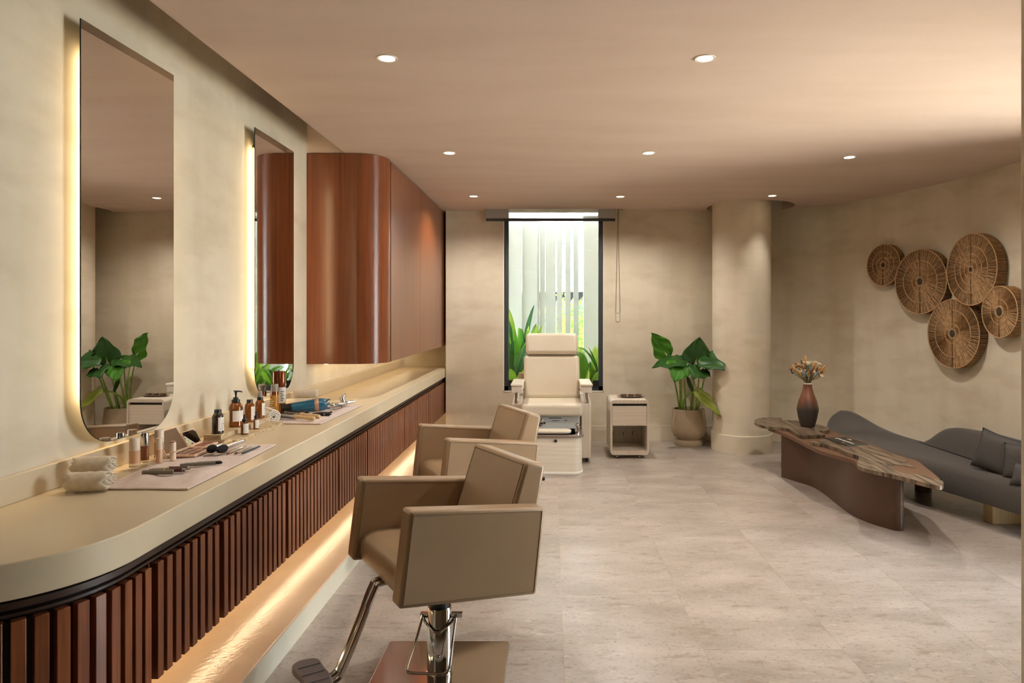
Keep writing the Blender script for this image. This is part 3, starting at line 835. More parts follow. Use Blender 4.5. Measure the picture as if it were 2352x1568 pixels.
LV = [ # attach, tip, normal, width, material, stem base px
    ((1525, 806, 7.18), (1496, 764, 7.10), (.15, -1, .25), .13, m_leafb, 1562, 7.33, .0),
    ((1556, 828, 7.12), (1499, 838, 6.98), (.05, -.5, 1), .13, m_leafd, 1563, 7.34, .10),
    ((1560, 842, 7.05), (1552, 872, 6.90), (.15, -1, .6), .15, m_leafb, 1566, 7.30, .15),
    ((1600, 822, 7.16), (1607, 774, 7.12), (-.1, -1, .2), .165, m_leafd, 1586, 7.33, .05),
    ((1632, 822, 7.06), (1662, 846, 6.86), (-.25, -.95, .7), .175, m_leafd, 1602, 7.32, .10),
    ((1607, 850, 7.06), (1592, 866, 6.92), (0, -.9, .8), .14, m_leafd, 1598, 7.30, .10),
    ((1565, 823, 7.40), (1540, 818, 7.44), (0, -.5, 1), .07, m_leafd, 1575, 7.36, .05),
]
for k, (a, t, nn, wd, mm, sb, sd_, dr_) in enumerate(LV):
    A = R_(*a); T = R_(*t)
    heart_leaf(A, T, nn, wd, mm, droop=dr_, seed=k * 1.7)
    B = base(sb, sd_)
    mid = B.lerp(A, .55) + Vector(((B.x - A.x) * .10, -.01, .03))
    pstem([B, mid, A], .011, .0042)
# drooping yellowing leaf on an arched stem
A = R_(1612, 908, 7.02); T = R_(1657, 955, 6.92)
heart_leaf(A, T, (.5, -1, .55), .085, m_leafy, droop=.05, seed=9)
pstem([base(1565, 7.30), R_(1573, 915, 7.22), R_(1586, 902, 7.12), R_(1600, 902, 7.06), A], .012, .006)
# rolled young leaf
bb = MB(); p = spline([R_(1578, 862, 7.25), R_(1584, 882, 7.25), R_(1594, 906, 7.25)], 8)
bb.tube(p, [.004 + .018 * math.sin(PI * i / (len(p) - 1)) for i in range(len(p))], 8); bmesh.ops.translate(bb.bm, verts=bb.bm.verts[:], vec=-pp_.location); bb.build('rolled_leaf', m_leafd, pp_)
pstem([base(1588, 7.30), R_(1592, 920, 7.28), R_(1593, 903, 7.25)], .010, .005)

# ------------------------------------------------------------------ woven baskets on the right wall
def wall_at(m):
    best = None
    for i in range(len(wc) - 1):
        a, c = wc[i], wc[i + 1]
        f0 = a.x - m * a.y; f1 = c.x - m * c.y
        if f0 * f1 <= 0:
            t = f0 / (f0 - f1); p = a.lerp(c, t); tg = (c - a).normalized()
            return p, Vector((tg.y, -tg.x, 0)) * 1
    return wc[-1], Vector((-1, 0, 0))
def basket(px, py, r, depth, rings, hub, lb, lift=.0):
    p, nrm = wall_at((px - PX) / FPX)
    if nrm.x > 0: nrm = -nrm
    z = EYE - (py - PY) / FPX * p.y
    o = thing('woven_basket', lb, 'basket', (0, 0, 0), group='round woven baskets on the wall')
    gap = .004 + r * r / 2 / 2.6 * .9 + lift
    M = Matrix.Translation(Vector((p.x, p.y, z)) + nrm * gap) @ nrm.to_track_quat('Z', 'Y').to_matrix().to_4x4()
    o.matrix_world = M
    bb = MB(); bb.lathe([(0, 0), (r * .985, 0), (r * .985, depth - .004), (0, depth - .004)], 64); bb.build('drum', m_ropedark, o)
    n = int(r * 2 * PI / .0125)
    bb = MB()
    rr = [hub * 1.5] + rings + [r]
    for q in range(len(rr) - 1):
        nn = int(n * (.45 + .55 * rr[q + 1] / r))
        for k in range(nn):
            a = 2 * PI * (k + random.uniform(-.28, .28)) / nn
            ca, sa = math.cos(a), math.sin(a)
            da = random.uniform(-.02, .02)
            hw = random.uniform(.0024, .0036)
            px_, py_ = -sa, ca
            r0, r1 = rr[q], rr[q + 1]
            z0 = depth - .004; z1 = depth + random.uniform(.0, .003)
            c2, s2 = math.cos(a + da), math.sin(a + da)
            V = [bb.bm.verts.new(t) for t in ((r0 * c2 - px_ * hw, r0 * s2 - py_ * hw, z0), (r0 * c2, r0 * s2, z1), (r0 * c2 + px_ * hw, r0 * s2 + py_ * hw, z0),
                                              (r1 * ca - px_ * hw, r1 * sa - py_ * hw, z0), (r1 * ca, r1 * sa, z1), (r1 * ca + px_ * hw, r1 * sa + py_ * hw, z0))]
            bb.face([V[0], V[1], V[4], V[3]]); bb.face([V[1], V[2], V[5], V[4]])
    x = bb.build('radial_cords', m_rope, o, smooth=False); x['kind'] = 'stuff'
    bb = MB()
    for k in range(n):
        a = 2 * PI * (k + random.uniform(-.2, .2)) / n
        ca, sa = math.cos(a), math.sin(a); tx, ty_ = -sa, ca; hw = .0032; ri = r * .984; ro = r + .002
        V = [bb.bm.verts.new(t) for t in ((ri * ca - tx * hw, ri * sa - ty_ * hw, .002), (ro * ca, ro * sa, .002), (ri * ca + tx * hw, ri * sa + ty_ * hw, .002),
                                          (ri * ca - tx * hw, ri * sa - ty_ * hw, depth), (ro * ca, ro * sa, depth), (ri * ca + tx * hw, ri * sa + ty_ * hw, depth))]
        bb.face([V[0], V[1], V[4], V[3]]); bb.face([V[1], V[2], V[5], V[4]])
    x = bb.build('side_cords', m_rope, o, smooth=False); x['kind'] = 'stuff'
    for q in rings + [r]:
        bb = MB()
        tor = []
        n2 = 64
        for i in range(n2 + 1):
            a = 2 * PI * i / n2; tor.append((q * math.cos(a), q * math.sin(a), depth + .001))
        bb.tube(tor, .0036 if q == r else .0026, 6, caps=False); bb.build('ring', m_ropering, o)
    bb = MB(); bb.lathe([(0, depth + .003), (hub * .8, depth + .004), (hub, depth + .001), (hub, depth - .004)], 24); bb.build('hub', m_hub, o)
    bb = MB(); bb.lathe([(hub, depth - .002), (hub * 1.1, depth + .004), (hub * 1.45, depth + .004), (hub * 1.6, depth - .002)], 28); bb.build('hub_binding', m_rope, o)
    for a in (PI / 2, -PI / 2):
        bb = MB(); bb.box(hub, r, -.002, .002, depth - .002, depth + .003, Matrix.Rotation(a, 4, 'Z')); bb.build('seam', m_ropedark, o)
    return o
basket(2044, 609, .195, .075, [.072, .125], .024, 'small round woven basket at the left end of the wall group')
basket(2133, 647, .288, .080, [.088, .188], .030, 'large round woven basket between the smallest one and the topmost one')
basket(2259, 619, .290, .085, [.075, .125, .190], .020, 'large round woven basket hung highest of the wall group', .006)
basket(2211, 766, .290, .080, [.082, .198], .030, 'large round woven basket hung lowest of the wall group, above the sofa')
basket(2326, 716, .196, .095, [.095], .032, 'small round woven basket at the right edge of the wall group')

# ------------------------------------------------------------------ sofa
so = thing('daybed_sofa', 'curved dark grey fabric daybed along the right wall', 'sofa', (2.9, 4.9, 0))
def lerp_path(pts, t):
    n = len(pts) - 1; k = min(int(t * n), n - 1); return pts[k].lerp(pts[k + 1], t * n - k)
NF = 60
Fp = spline([(2.50, 6.18, 0), (2.475, 5.95, 0), (2.49, 5.6, 0), (2.54, 5.3, 0), (2.62, 5.05, 0), (2.73, 4.75, 0), (2.82, 4.42, 0), (2.90, 4.1, 0), (2.99, 3.72, 0)], 8)
Bp = spline([(2.52, 6.27, 0), (2.72, 6.34, 0), (2.88, 6.25, 0), (2.99, 6.02, 0), (3.06, 5.7, 0), (3.15, 5.3, 0), (3.25, 4.8, 0), (3.32, 4.3, 0), (3.36, 3.72, 0)], 8)
ST, SBm = .352, .165
def lobe(t):
    g = lambda c, wd: math.exp(-((t - c) / wd) ** 2)
    return .165 * math.sqrt(min(1, t / .10)) * (1 if t < .13 else g(.13, .17))
rowsP = []
NU = 16
for i in range(NF + 1):
    t = i / NF
    f = lerp_path(Fp, t); k_ = lerp_path(Bp, t)
    row = []
    end = min(1, math.sin(min(1, t / .06) * PI / 2))
    # bottom front -> front face -> rounded lip -> top -> back -> bottom
    def at(u, z): p = f.lerp(k_, u); return Vector((p.x, p.y, z))
    zt_ = lambda u: ST + lobe(t) * (max(0, (u - .12) / .88) ** 1.25) - .02 * (1 - end)
    row.append(at(.10, SBm + .01)); row.append(at(.02, SBm)); row.append(at(.0, SBm + .03)); row.append(at(-.005, .26)); row.append(at(.0, .315)); row.append(at(.03, .338)); row.append(at(.08, ST - .003))
    for j in range(1, NU): row.append(at(.08 + .88 * j / NU, zt_(.08 + .88 * j / NU)))
    row.append(at(.97, zt_(.97))); row.append(at(.995, zt_(.99) - .012)); row.append(at(1.0, zt_(1) - .04)); row.append(at(1.0, SBm + .03)); row.append(at(.98, SBm)); row.append(at(.9, SBm + .01))
    rowsP.append(row)
bb = MB(); bb.grid(rowsP)
bb.bm.verts.ensure_lookup_table()
nr_ = len(rowsP[0])
vv = bb.bm.verts[:]
bb.face(vv[:nr_]); bb.face(vv[-nr_:][::-1])
for i in range(NF): bb.face([vv[i * nr_], vv[(i + 1) * nr_], vv[(i + 1) * nr_ + nr_ - 1], vv[i * nr_ + nr_ - 1]])
bmesh.ops.translate(bb.bm, verts=bb.bm.verts[:], vec=-so.location)
bb.build('seat', m_sofa, so, sharp=60)
# low backrest bolster
hz = [(5.60, .352), (5.50, .41), (5.38, .49), (5.22, .535), (5.05, .55), (4.85, .56), (4.6, .56), (4.3, .555), (4.0, .55), (3.75, .54)]
rowsP = []
for k, (y, zt_) in enumerate(hz):
    x0 = 3.005 + .05 * (5.6 - y) / 1.8
    hgt = zt_ - .345
    row = [Vector((x0 + .02, y, .345)), Vector((x0, y, .36)), Vector((x0 + .02, y, .345 + hgt * .5)), Vector((x0 + .045, y, .345 + hgt * .86)), Vector((x0 + .075, y, .345 + hgt)), Vector((x0 + .12, y, .345 + hgt * .98)), Vector((x0 + .155, y, .345 + hgt * .8)), Vector((x0 + .17, y, .345))]
    rowsP.append(row)
P2 = []
cols = [spline([r[j] for r in rowsP], 4) for j in range(8)]
for i in range(len(cols[0])): P2.append([cols[j][i] for j in range(8)])
bb = MB(); bb.grid(P2); vv = bb.bm.verts[:]; bb.face(vv[:8]); bb.face(vv[-8:][::-1])
for i in range(len(P2) - 1): bb.face([vv[i * 8], vv[(i + 1) * 8], vv[(i + 1) * 8 + 7], vv[i * 8 + 7]])
bmesh.ops.translate(bb.bm, verts=bb.bm.verts[:], vec=-so.location); bb.build('backrest', m_sofa, so, sharp=60)
bb = MB(); bb.box(2.945, 3.32, 4.56, 4.66, 0, .19); bmesh.ops.translate(bb.bm, verts=bb.bm.verts[:], vec=-so.location); bb.build('leg', m_oak, so, bevel=.003)
bb = MB(); bb.lathe([(0, 0), (.06, 0), (.06, .19), (0, .19)], 24, Matrix.Translation((2.95, 5.42, 0))); bmesh.ops.translate(bb.bm, verts=bb.bm.verts[:], vec=-so.location); bb.build('leg', m_tbase, so)
bb = MB(); bb.lathe([(0, 0), (.06, 0), (.06, .19), (0, .19)], 24, Matrix.Translation((2.66, 6.0, 0))); bmesh.ops.translate(bb.bm, verts=bb.bm.verts[:], vec=-so.location); bb.build('leg', m_tbase, so)

def pillow(c, axu, axv, w, h, t, lb, seed=0):
    o = thing('throw_cushion', lb, 'cushion', c, group='grey cushions on the daybed')
    u = Vector(axu).normalized(); v = Vector(axv); v = (v - u * v.dot(u)).normalized(); nrm = u.cross(v)
    N = 14
    for_side = []
    bb = MB()
    for sgn in (1, -1):
        P = []
        for i in range(N + 1):
            row = []
            for j in range(N + 1):
                a = -1 + 2 * i / N; c_ = -1 + 2 * j / N
                pin = 1 - .07 * (1 - a * a) * 0 - .0
                sx = a * (1 - .08 * (1 - c_ * c_) * 1.0) ; sy = c_ * (1 - .08 * (1 - a * a))
                th = ((1 - a ** 4) * (1 - c_ ** 4)) ** .5
                row.append(u * sx * w / 2 + v * sy * h / 2 + nrm * sgn * t / 2 * th)
            P.append(row)
        bb.grid(P, flip=sgn < 0)
    bmesh.ops.remove_doubles(bb.bm, verts=bb.bm.verts[:], dist=.0005)
    bb.build('cover', m_cush, o, sharp=75)
    bb = MB()
    e = []
    for i in range(N + 1): e.append((-1 + 2 * i / N, -1))
    for j in range(1, N + 1): e.append((1, -1 + 2 * j / N))
    for i in range(1, N + 1): e.append((1 - 2 * i / N, 1))
    for j in range(1, N + 1): e.append((-1, 1 - 2 * j / N))
    bb.tube([u * a * (1 - .08 * (1 - c_ * c_)) * w / 2 + v * c_ * (1 - .08 * (1 - a * a)) * h / 2 for a, c_ in e], .003, 5, caps=False); bb.build('piping', m_cush, o)
    return o
pillow((2.955, 4.53, .475), (.42, -.80, -.20), (.22, -.05, .93), .27, .27, .10, 'square grey cushion leaning on the daybed backrest, seen whole')
pillow((3.0, 4.33, .455), (.45, -.85, .05), (.20, .0, .95), .26, .24, .09, 'grey cushion half hidden behind the square cushion on the daybed')
pillow((2.94, 4.20, .40), (.5, -.85, .0), (.35, .1, .9), .2, .14, .08, 'small grey cushion cut off at the right end of the daybed')

# ------------------------------------------------------------------ low table
lt = thing('low_table', 'organic low table with layered dark wood and bronze top on wavy brown base', 'table', (2.15, 5.2, 0))
def zt(pts, z): 
    return [on(1700 + x / 3.267, 780 + y / 3.267, z) for x, y in pts]
def plate(name, pts, z0, z1, m, bev=.006, sm_=4):
    p = spline(zt(pts, z1), sm_, True)
    bb = MB(); bb.prism([(q.x, q.y) for q in p], z0, z1)
    bmesh.ops.triangulate(bb.bm, faces=[f for f in bb.bm.faces if len(f.verts) > 4])
    bmesh.ops.translate(bb.bm, verts=bb.bm.verts[:], vec=-lt.location)
    return bb.build(name, m, lt, smooth=False)
# lower bronze plate
plate('bronze_plate', [(205, 650), (300, 628), (480, 640), (650, 660), (760, 712), (900, 752), (1010, 790), (1120, 842), (1240, 880), (1330, 910), (1400, 968), (1500, 1050), (1480, 1072), (1380, 1060), (1260, 1035), (1100, 1000), (900, 940), (840, 900), (620, 838), (520, 795), (450, 758), (360, 715), (295, 688)], .358, .385, m_bronze)
plate('wood_plate', [(108, 605), (135, 590), (190, 583), (300, 585), (316, 592), (318, 603), (380, 603), (470, 612), (600, 640), (655, 655), (668, 668), (640, 682), (595, 683), (600, 692), (640, 712), (560, 716), (470, 719), (430, 708), (390, 682), (350, 664), (280, 655), (205, 650), (140, 635), (112, 620)], .387, .412, m_twood, sm_=3)
plate('wood_plate', [(520, 765), (580, 757), (640, 742), (760, 728), (860, 745), (960, 782), (1020, 800), (1060, 830), (1120, 852), (1200, 873), (1240, 892), (1250, 908), (1235, 917), (1275, 935), (1315, 958), (1250, 947), (1180, 936), (1120, 937), (1092, 945), (1150, 962), (1190, 990), (1260, 1003), (1350, 1012), (1440, 1040), (1515, 1056), (1525, 1078), (1512, 1093), (1470, 1092), (1380, 1070), (1200, 1022), (1040, 988), (930, 962), (884, 940), (880, 915), (892, 885), (872, 866), (800, 845), (740, 815), (700, 803), (620, 780)], .387, .412, m_twood, sm_=3)
plate('bronze_inlay', [(1080, 940), (1120, 925), (1240, 900), (1330, 910), (1400, 962), (1455, 1005), (1500, 1050), (1440, 1046), (1340, 1018), (1240, 1006), (1165, 985)], .386, .407, m_bronze)
# wavy base wall
bp = spline([on(1797, 1096, 0), on(1830, 1106, 0), on(1866, 1118, 0), on(1895, 1136, 0), on(1925, 1160, 0), on(1957, 1183, 0), on(2000, 1202, 0), on(2050, 1217, 0)], 8)
bo = offset(bp, .085)
cap0 = []; 
lo_p = [(p.x, p.y) for p in bp]; hi_p = [(p.x, p.y) for p in bo]
def endcap(a, c, n=6):
    a = Vector((a[0], a[1])); c = Vector((c[0], c[1])); m_ = (a + c) / 2; r_ = (a - c) / 2
    out = []
    for k in range(1, n):
        t = PI * k / n
        q = Vector((r_.x * math.cos(t) - r_.y * math.sin(t), r_.y * math.cos(t) + r_.x * math.sin(t)))
        out.append(((m_ + q).x, (m_ + q).y))
    return out
bb = MB(); bb.prism(lo_p + endcap(lo_p[-1], hi_p[-1]) + hi_p[::-1] + endcap(hi_p[0], lo_p[0]), 0, .358)
bmesh.ops.triangulate(bb.bm, faces=[f for f in bb.bm.faces if len(f.verts) > 4])
bmesh.ops.translate(bb.bm, verts=bb.bm.verts[:], vec=-lt.location); bb.build('wavy_base', m_tbase, lt)

# vase and dried flowers
m_vase = bpy.data.materials.new('vase_glaze'); m_vase.use_nodes = True
nt = m_vase.node_tree; N = nt.nodes; L = nt.links
tc = N.new('ShaderNodeTexCoord'); sp = N.new('ShaderNodeSeparateXYZ'); nz = N.new('ShaderNodeTexNoise'); nz.inputs['Scale'].default_value = 18
mad = N.new('ShaderNodeMath'); mad.operation = 'MULTIPLY_ADD'; mad.inputs[1].default_value = .09
rp = N.new('ShaderNodeValToRGB'); rp.color_ramp.elements[0].position = .20; rp.color_ramp.elements[1].position = .30
rp.color_ramp.elements[0].color = srgb(54, 46, 40); rp.color_ramp.elements[1].color = srgb(116, 70, 45)
L.new(tc.outputs['Object'], sp.inputs[0]); L.new(tc.outputs['Object'], nz.inputs['Vector']); L.new(nz.outputs[0], mad.inputs[0]); L.new(sp.outputs[2], mad.inputs[2]); L.new(mad.outputs[0], rp.inputs[0])
L.new(rp.outputs[0], N['Principled BSDF'].inputs['Base Color']); N['Principled BSDF'].inputs['Roughness'].default_value = .42
vpos = on(1855, 979, .412)
va_ = thing('vase', 'tall brown ceramic vase with white lip standing on the low table', 'vase', (vpos.x, vpos.y, .413))
bb = MB(); bb.lathe([(0, 0), (.055, 0), (.06, .004), (.078, .07), (.092, .145), (.092, .16), (.078, .225), (.05, .30), (.040, .335), (.037, .372), (.030, .374), (.030, .30), (0, .30)], 40); bb.build('body', m_vase, va_)
bb = MB(); bb.lathe([(.034, .370), (.034, .384), (.028, .384), (.028, .366)], 28); bb.build('lip', m_white, va_)
rf = random.Random(3)
def dried(i, kind):
    ang = rf.uniform(0, 2 * PI); sp_ = rf.uniform(.05, .98) ** .6
    ln = rf.uniform(.12, .24) if kind != 'long' else .2
    side = Vector((math.cos(ang), math.sin(ang) * .75, 0)) * sp_ * .145
    topz = .384 + ln * (1.05 - .55 * sp_)
    tip = Vector((side.x, side.y, topz))
    st_ = [Vector((side.x * .10, side.y * .10, .33)), Vector((side.x * .25, side.y * .25, .40)), Vector((side.x * .72, side.y * .72, .384 + (topz - .384) * .62)), tip]
    return st_
kinds = {'grass': ('dried ochre grass head', m_dry1), 'bud': ('dried cream flower', m_dry2), 'brown': ('dried brown seed head', m_dry3), 'euc': ('grey-green eucalyptus sprig', m_euc)}
seq = ['grass'] * 20 + ['bud'] * 12 + ['brown'] * 10 + ['euc'] * 8
zones = {'grass': 'one of the ochre grass heads in the vase on the low table', 'bud': 'one of the cream dried flowers in the vase on the low table', 'brown': 'one of the brown seed heads in the vase on the low table', 'euc': 'one of the grey-green eucalyptus sprigs in the vase on the low table'}
for i, kd in enumerate(seq):
    o = thing({'grass': 'dried_grass', 'bud': 'dried_flower', 'brown': 'seed_head', 'euc': 'eucalyptus_sprig'}[kd], zones[kd], 'dried flower', va_.location, group='dried %s stems in the vase' % kd)
    st_ = dried(i, kd)
    bb = MB(); bb.tube(spline(st_, 4), .0016, 5); bb.build('stem', m_drystem, o)
    tip = st_[-1]; d = (st_[-1] - st_[-2]).normalized()
    q = rot_to(d)
    bb = MB()
    if kd == 'grass': bb.ball(tip, .0095, .0095, .034, 8, q)
    elif kd == 'bud':
        bb.ball(tip, .015, .015, .012, 8, q)
        for k in range(6):
            a = 2 * PI * k / 6; bb.ball(tip + q @ Vector((math.cos(a) * .012, math.sin(a) * .012, .005)), .007, .007, .010, 6, q)
    elif kd == 'brown':
        for k in range(7): bb.ball(tip + Vector((rf.uniform(-.02, .02), rf.uniform(-.02, .02), rf.uniform(-.02, .02))), .007, .007, .009, 6)
    else:
        for k in range(7):
            pos = st_[-2].lerp(st_[-1], .2 + k * .13) + q @ Vector(((.016 if k % 2 else -.016), 0, 0)); bb.ball(pos, .015, .004, .012, 7, rot_to(d + Vector((rf.uniform(-.5, .5), rf.uniform(-.5, .5), 0))))
    bb.build('head' if kd != 'euc' else 'leaves', kinds[kd][1], o)

# magazine
mg = thing('magazine', 'dark covered magazine with white lettering lying on the low table', 'magazine', (0, 0, .413))
mc = [on(*q, .413) for q in ((1894, 1006.5), (1945, 1024.3), (1994, 1020.3), (1942, 1004.4))]
bb = MB(); bb.prism([(p.x, p.y) for p in mc], 0, .006); bb.build('cover', m_mag, mg)
e0, e1, e3 = mc[0], mc[1], mc[3]
du = (e1 - e0); dv = (e3 - e0)
bb = MB(); q0 = e1 - du * .01; q1 = mc[2] - du * .01
bb.prism([(e1.x, e1.y), (mc[2].x, mc[2].y), ((mc[2] + du * .012).x, (mc[2] + du * .012).y), ((e1 + du * .012).x, (e1 + du * .012).y)], .0005, .0055); bb.build('page_edge', m_magb, mg)
bb = MB()
def mpatch(u0, u1, v0, v1):
    P = [e0 + du * u + dv * v for u, v in ((u0, v0), (u1, v0), (u1, v1), (u0, v1))]
    bb.prism([(p.x, p.y) for p in P], .0058, .0064)
us = .12
for k, wd_ in enumerate([.09, .05, .06, .06, .07, .06, .05, .06, .05, .04]):
    hgt = .20 if k == 0 else .11
    mpatch(us, us + wd_ * .42, .46 - hgt / 2, .46 + hgt / 2); mpatch(us + wd_ * .42, us + wd_, .46 - hgt / 2, .46 - hgt / 2 + .05)
    if k % 2: mpatch(us + wd_ * .6, us + wd_, .46 + .01, .46 + .055)
    us += wd_ + .02
mpatch(.25, .45, .78, .81); mpatch(.62, .72, .18, .21); mpatch(.27, .42, .84, .87)
bb.build('cover_lettering', m_magw, mg, smooth=False)

# ------------------------------------------------------------------ things on the counter
Z0 = CT
def towel_flat(poly, lb, seed, hmax=.012, name='hand_towel', fringe=0):
    """quad patch bilinear over 4 corners with soft wrinkles"""
    o = thing(name, lb, 'towel', (0, 0, Z0 + .001))
    A, B_, C_, D_ = [Vector((p[0], p[1], 0)) for p in poly]
    rr = random.Random(seed)
    waves = [(rr.uniform(-9, 9), rr.uniform(-7, 7), rr.uniform(0, 6), rr.uniform(.2, 1)) for _ in range(12)]
    n, m_ = 46, 30
    bb = MB()
    def h(u, v):
        s_ = sum(a * math.sin(fx * u * 2 + fy * v * 2 + ph) for fx, fy, ph, a in waves) / 3.2
        edge = min(1, min(u, 1 - u, v, 1 - v) * 9)
        return .004 + (max(-.25, s_) + .25) * hmax * .6 * edge
    top = []
    bot = []
    for i in range(n + 1):
        r1, r2 = [], []
        for j in range(m_ + 1):
            u, v = i / n, j / m_
            p = A * (1 - u) * (1 - v) + B_ * u * (1 - v) + C_ * u * v + D_ * (1 - u) * v
            wob = .004 * math.sin(9 * u + 5 * v + seed)
            r1.append(Vector((p.x + wob * (1 if v > .5 else .4), p.y + wob * .5, h(u, v) + .002)))
            r2.append(Vector((p.x + wob * (1 if v > .5 else .4), p.y + wob * .5, 0)))
        top.append(r1); bot.append(r2)
    bb.grid(top); bb.grid(bot, flip=True)
    V = bb.bm.verts[:]; k0 = (n + 1) * (m_ + 1); st_ = m_ + 1
    def quad(a, c): bb.face([V[a], V[c], V[k0 + c], V[k0 + a]])
    for i in range(n): quad(i * st_, (i + 1) * st_); quad((i + 1) * st_ + m_, i * st_ + m_)
    for j in range(m_): quad(j + 1, j); quad(n * st_ + j, n * st_ + j + 1)
    bb.build('terry_cloth', m_towelp, o, sharp=70)
    bb = MB()
    hem = [top[i][0] for i in range(n + 1)] + [top[n][j] for j in range(1, m_ + 1)] + [top[i][m_] for i in range(n - 1, -1, -1)] + [top[0][j] for j in range(m_ - 1, -1, -1)]
    bb.tube([Vector((p.x, p.y, .0035)) for p in hem], .0033, 6, caps=False); bb.build('hem', m_towelp, o)
    return o
towel_flat([(-1.665, 2.62), (-1.545, 2.362), (-1.256, 2.357), (-1.275, 3.146)][0:0] + [(-1.56, 2.36), (-1.256, 2.355), (-1.272, 3.15), (-1.625, 3.13)], 'rumpled pink towel spread under the make-up, near end of the counter', 3, .019)
towel_flat([(-1.59, 3.78), (-1.272, 3.755), (-1.262, 4.53), (-1.60, 4.52)], 'rumpled pink towel spread under the blue hair dryer', 8, .018)
TZ = Z0 + .013     # working height on the towels

def roll_towel(c, axis, length, r, m, lb, name='rolled_towel', group=None, turns=2.6, lump=.0, squash=1.0):
    o = thing(name, lb, 'towel', c, group=group)
    ax = Vector(axis).normalized(); q = ax.to_track_quat('X', 'Z').to_matrix().to_4x4()
    n = 40
    sp_ = []
    for i in range(int(n * turns) + 1):
        a = 2 * PI * i / n
        rad = r * (.16 + .80 * i / (n * turns))
        sp_.append((rad * math.cos(a + .6), rad * math.sin(a + .6) * squash))
    th = r * .20
    bb = MB()
    rows = []
    NL = 10
    for k in range(NL + 1):
        x = -length / 2 + length * k / NL
        row = []
        for i, (y, z) in enumerate(sp_):
            wob = 1 + lump * math.sin(k * 1.9 + i * .5) * .5
            row.append(q @ Vector((x + lump * .06 * math.sin(i * .7), y * wob, z * wob)))
        rows.append(row)
    bb.grid(rows)
    b2 = bb.build('rolled_cloth', m, o, solid=th, sharp=80)
    o.location = Vector(c) + Vector((0, 0, r * squash * 1.07))
    return o
# cream cloths, near end
roll_towel((-1.585, 2.335, Z0), (.97, .22, 0), .122, .034, m_cloth, 'rolled cream cloth resting lower at the near end of the counter', group='cream cloths at the near end', lump=.12)
roll_towel((-1.625, 2.425, Z0 + .034), (.97, .20, 0), .120, .034, m_cloth, 'rolled cream cloth propped behind the lower one at the near end of the counter', group='cream cloths at the near end', lump=.10)
o = roll_towel((-1.622, 2.43, Z0), (.97, .20, 0), .115, .020, m_cloth, 'rolled cream cloth at the bottom of the small heap, mostly hidden', group='cream cloths at the near end', lump=.1)
# white roll by the stone slabs
roll_towel((-1.585, 3.835, Z0), (.62, -.78, 0), .15, .038, m_towelw, 'white towel rolled up beside the stone slabs', turns=3.2, lump=.03)
# folded cream towels behind the dryer
roll_towel((-1.63, 4.43, Z0), (.95, .15, 0), .17, .030, m_cloth, 'rolled cream towel lying behind the hair dryer, lower one', group='cream towels behind the dryer', lump=.04)
roll_towel((-1.61, 4.47, Z0 + .058), (.95, .15, 0), .15, .028, m_cloth, 'rolled cream towel on top behind the hair dryer', group='cream towels behind the dryer', lump=.04)

# travertine slabs
for nm, x0, x1, y0, y1, z0, lb in (('stone_slab', -1.617, -1.458, 3.165, 3.71, Z0, 'wide travertine slab lying on the counter under the amber bottles'), ('stone_slab', -1.617, -1.535, 3.17, 3.73, Z0 + .0235, 'narrow travertine slab stacked on the wider one, carrying the taller bottles')):
    o = thing(nm, lb, 'stone slab', ((x0 + x1) / 2, (y0 + y1) / 2, z0), group='travertine slabs')
    hx, hy = (x1 - x0) / 2, (y1 - y0) / 2
    bb = MB()
    rr = random.Random(hx)
    N1, N2 = 26, 8
    out = []
    for i in range(N1): out.append((-hx + rr.uniform(-.001, .001), hy - 2 * hy * i / N1))
    for i in range(N2): out.append((-hx + 2 * hx * i / N2, -hy + rr.uniform(-.001, .001)))
    for i in range(N1): out.append((hx + rr.uniform(-.0012, .0012), -hy + 2 * hy * i / N1))
    for i in range(N2): out.append((hx - 2 * hx * i / N2, hy + rr.uniform(-.001, .001)))
    bb.prism(out, 0, .0232); bb.build('slab', m_trav, o, bevel=.0012, seg=1)

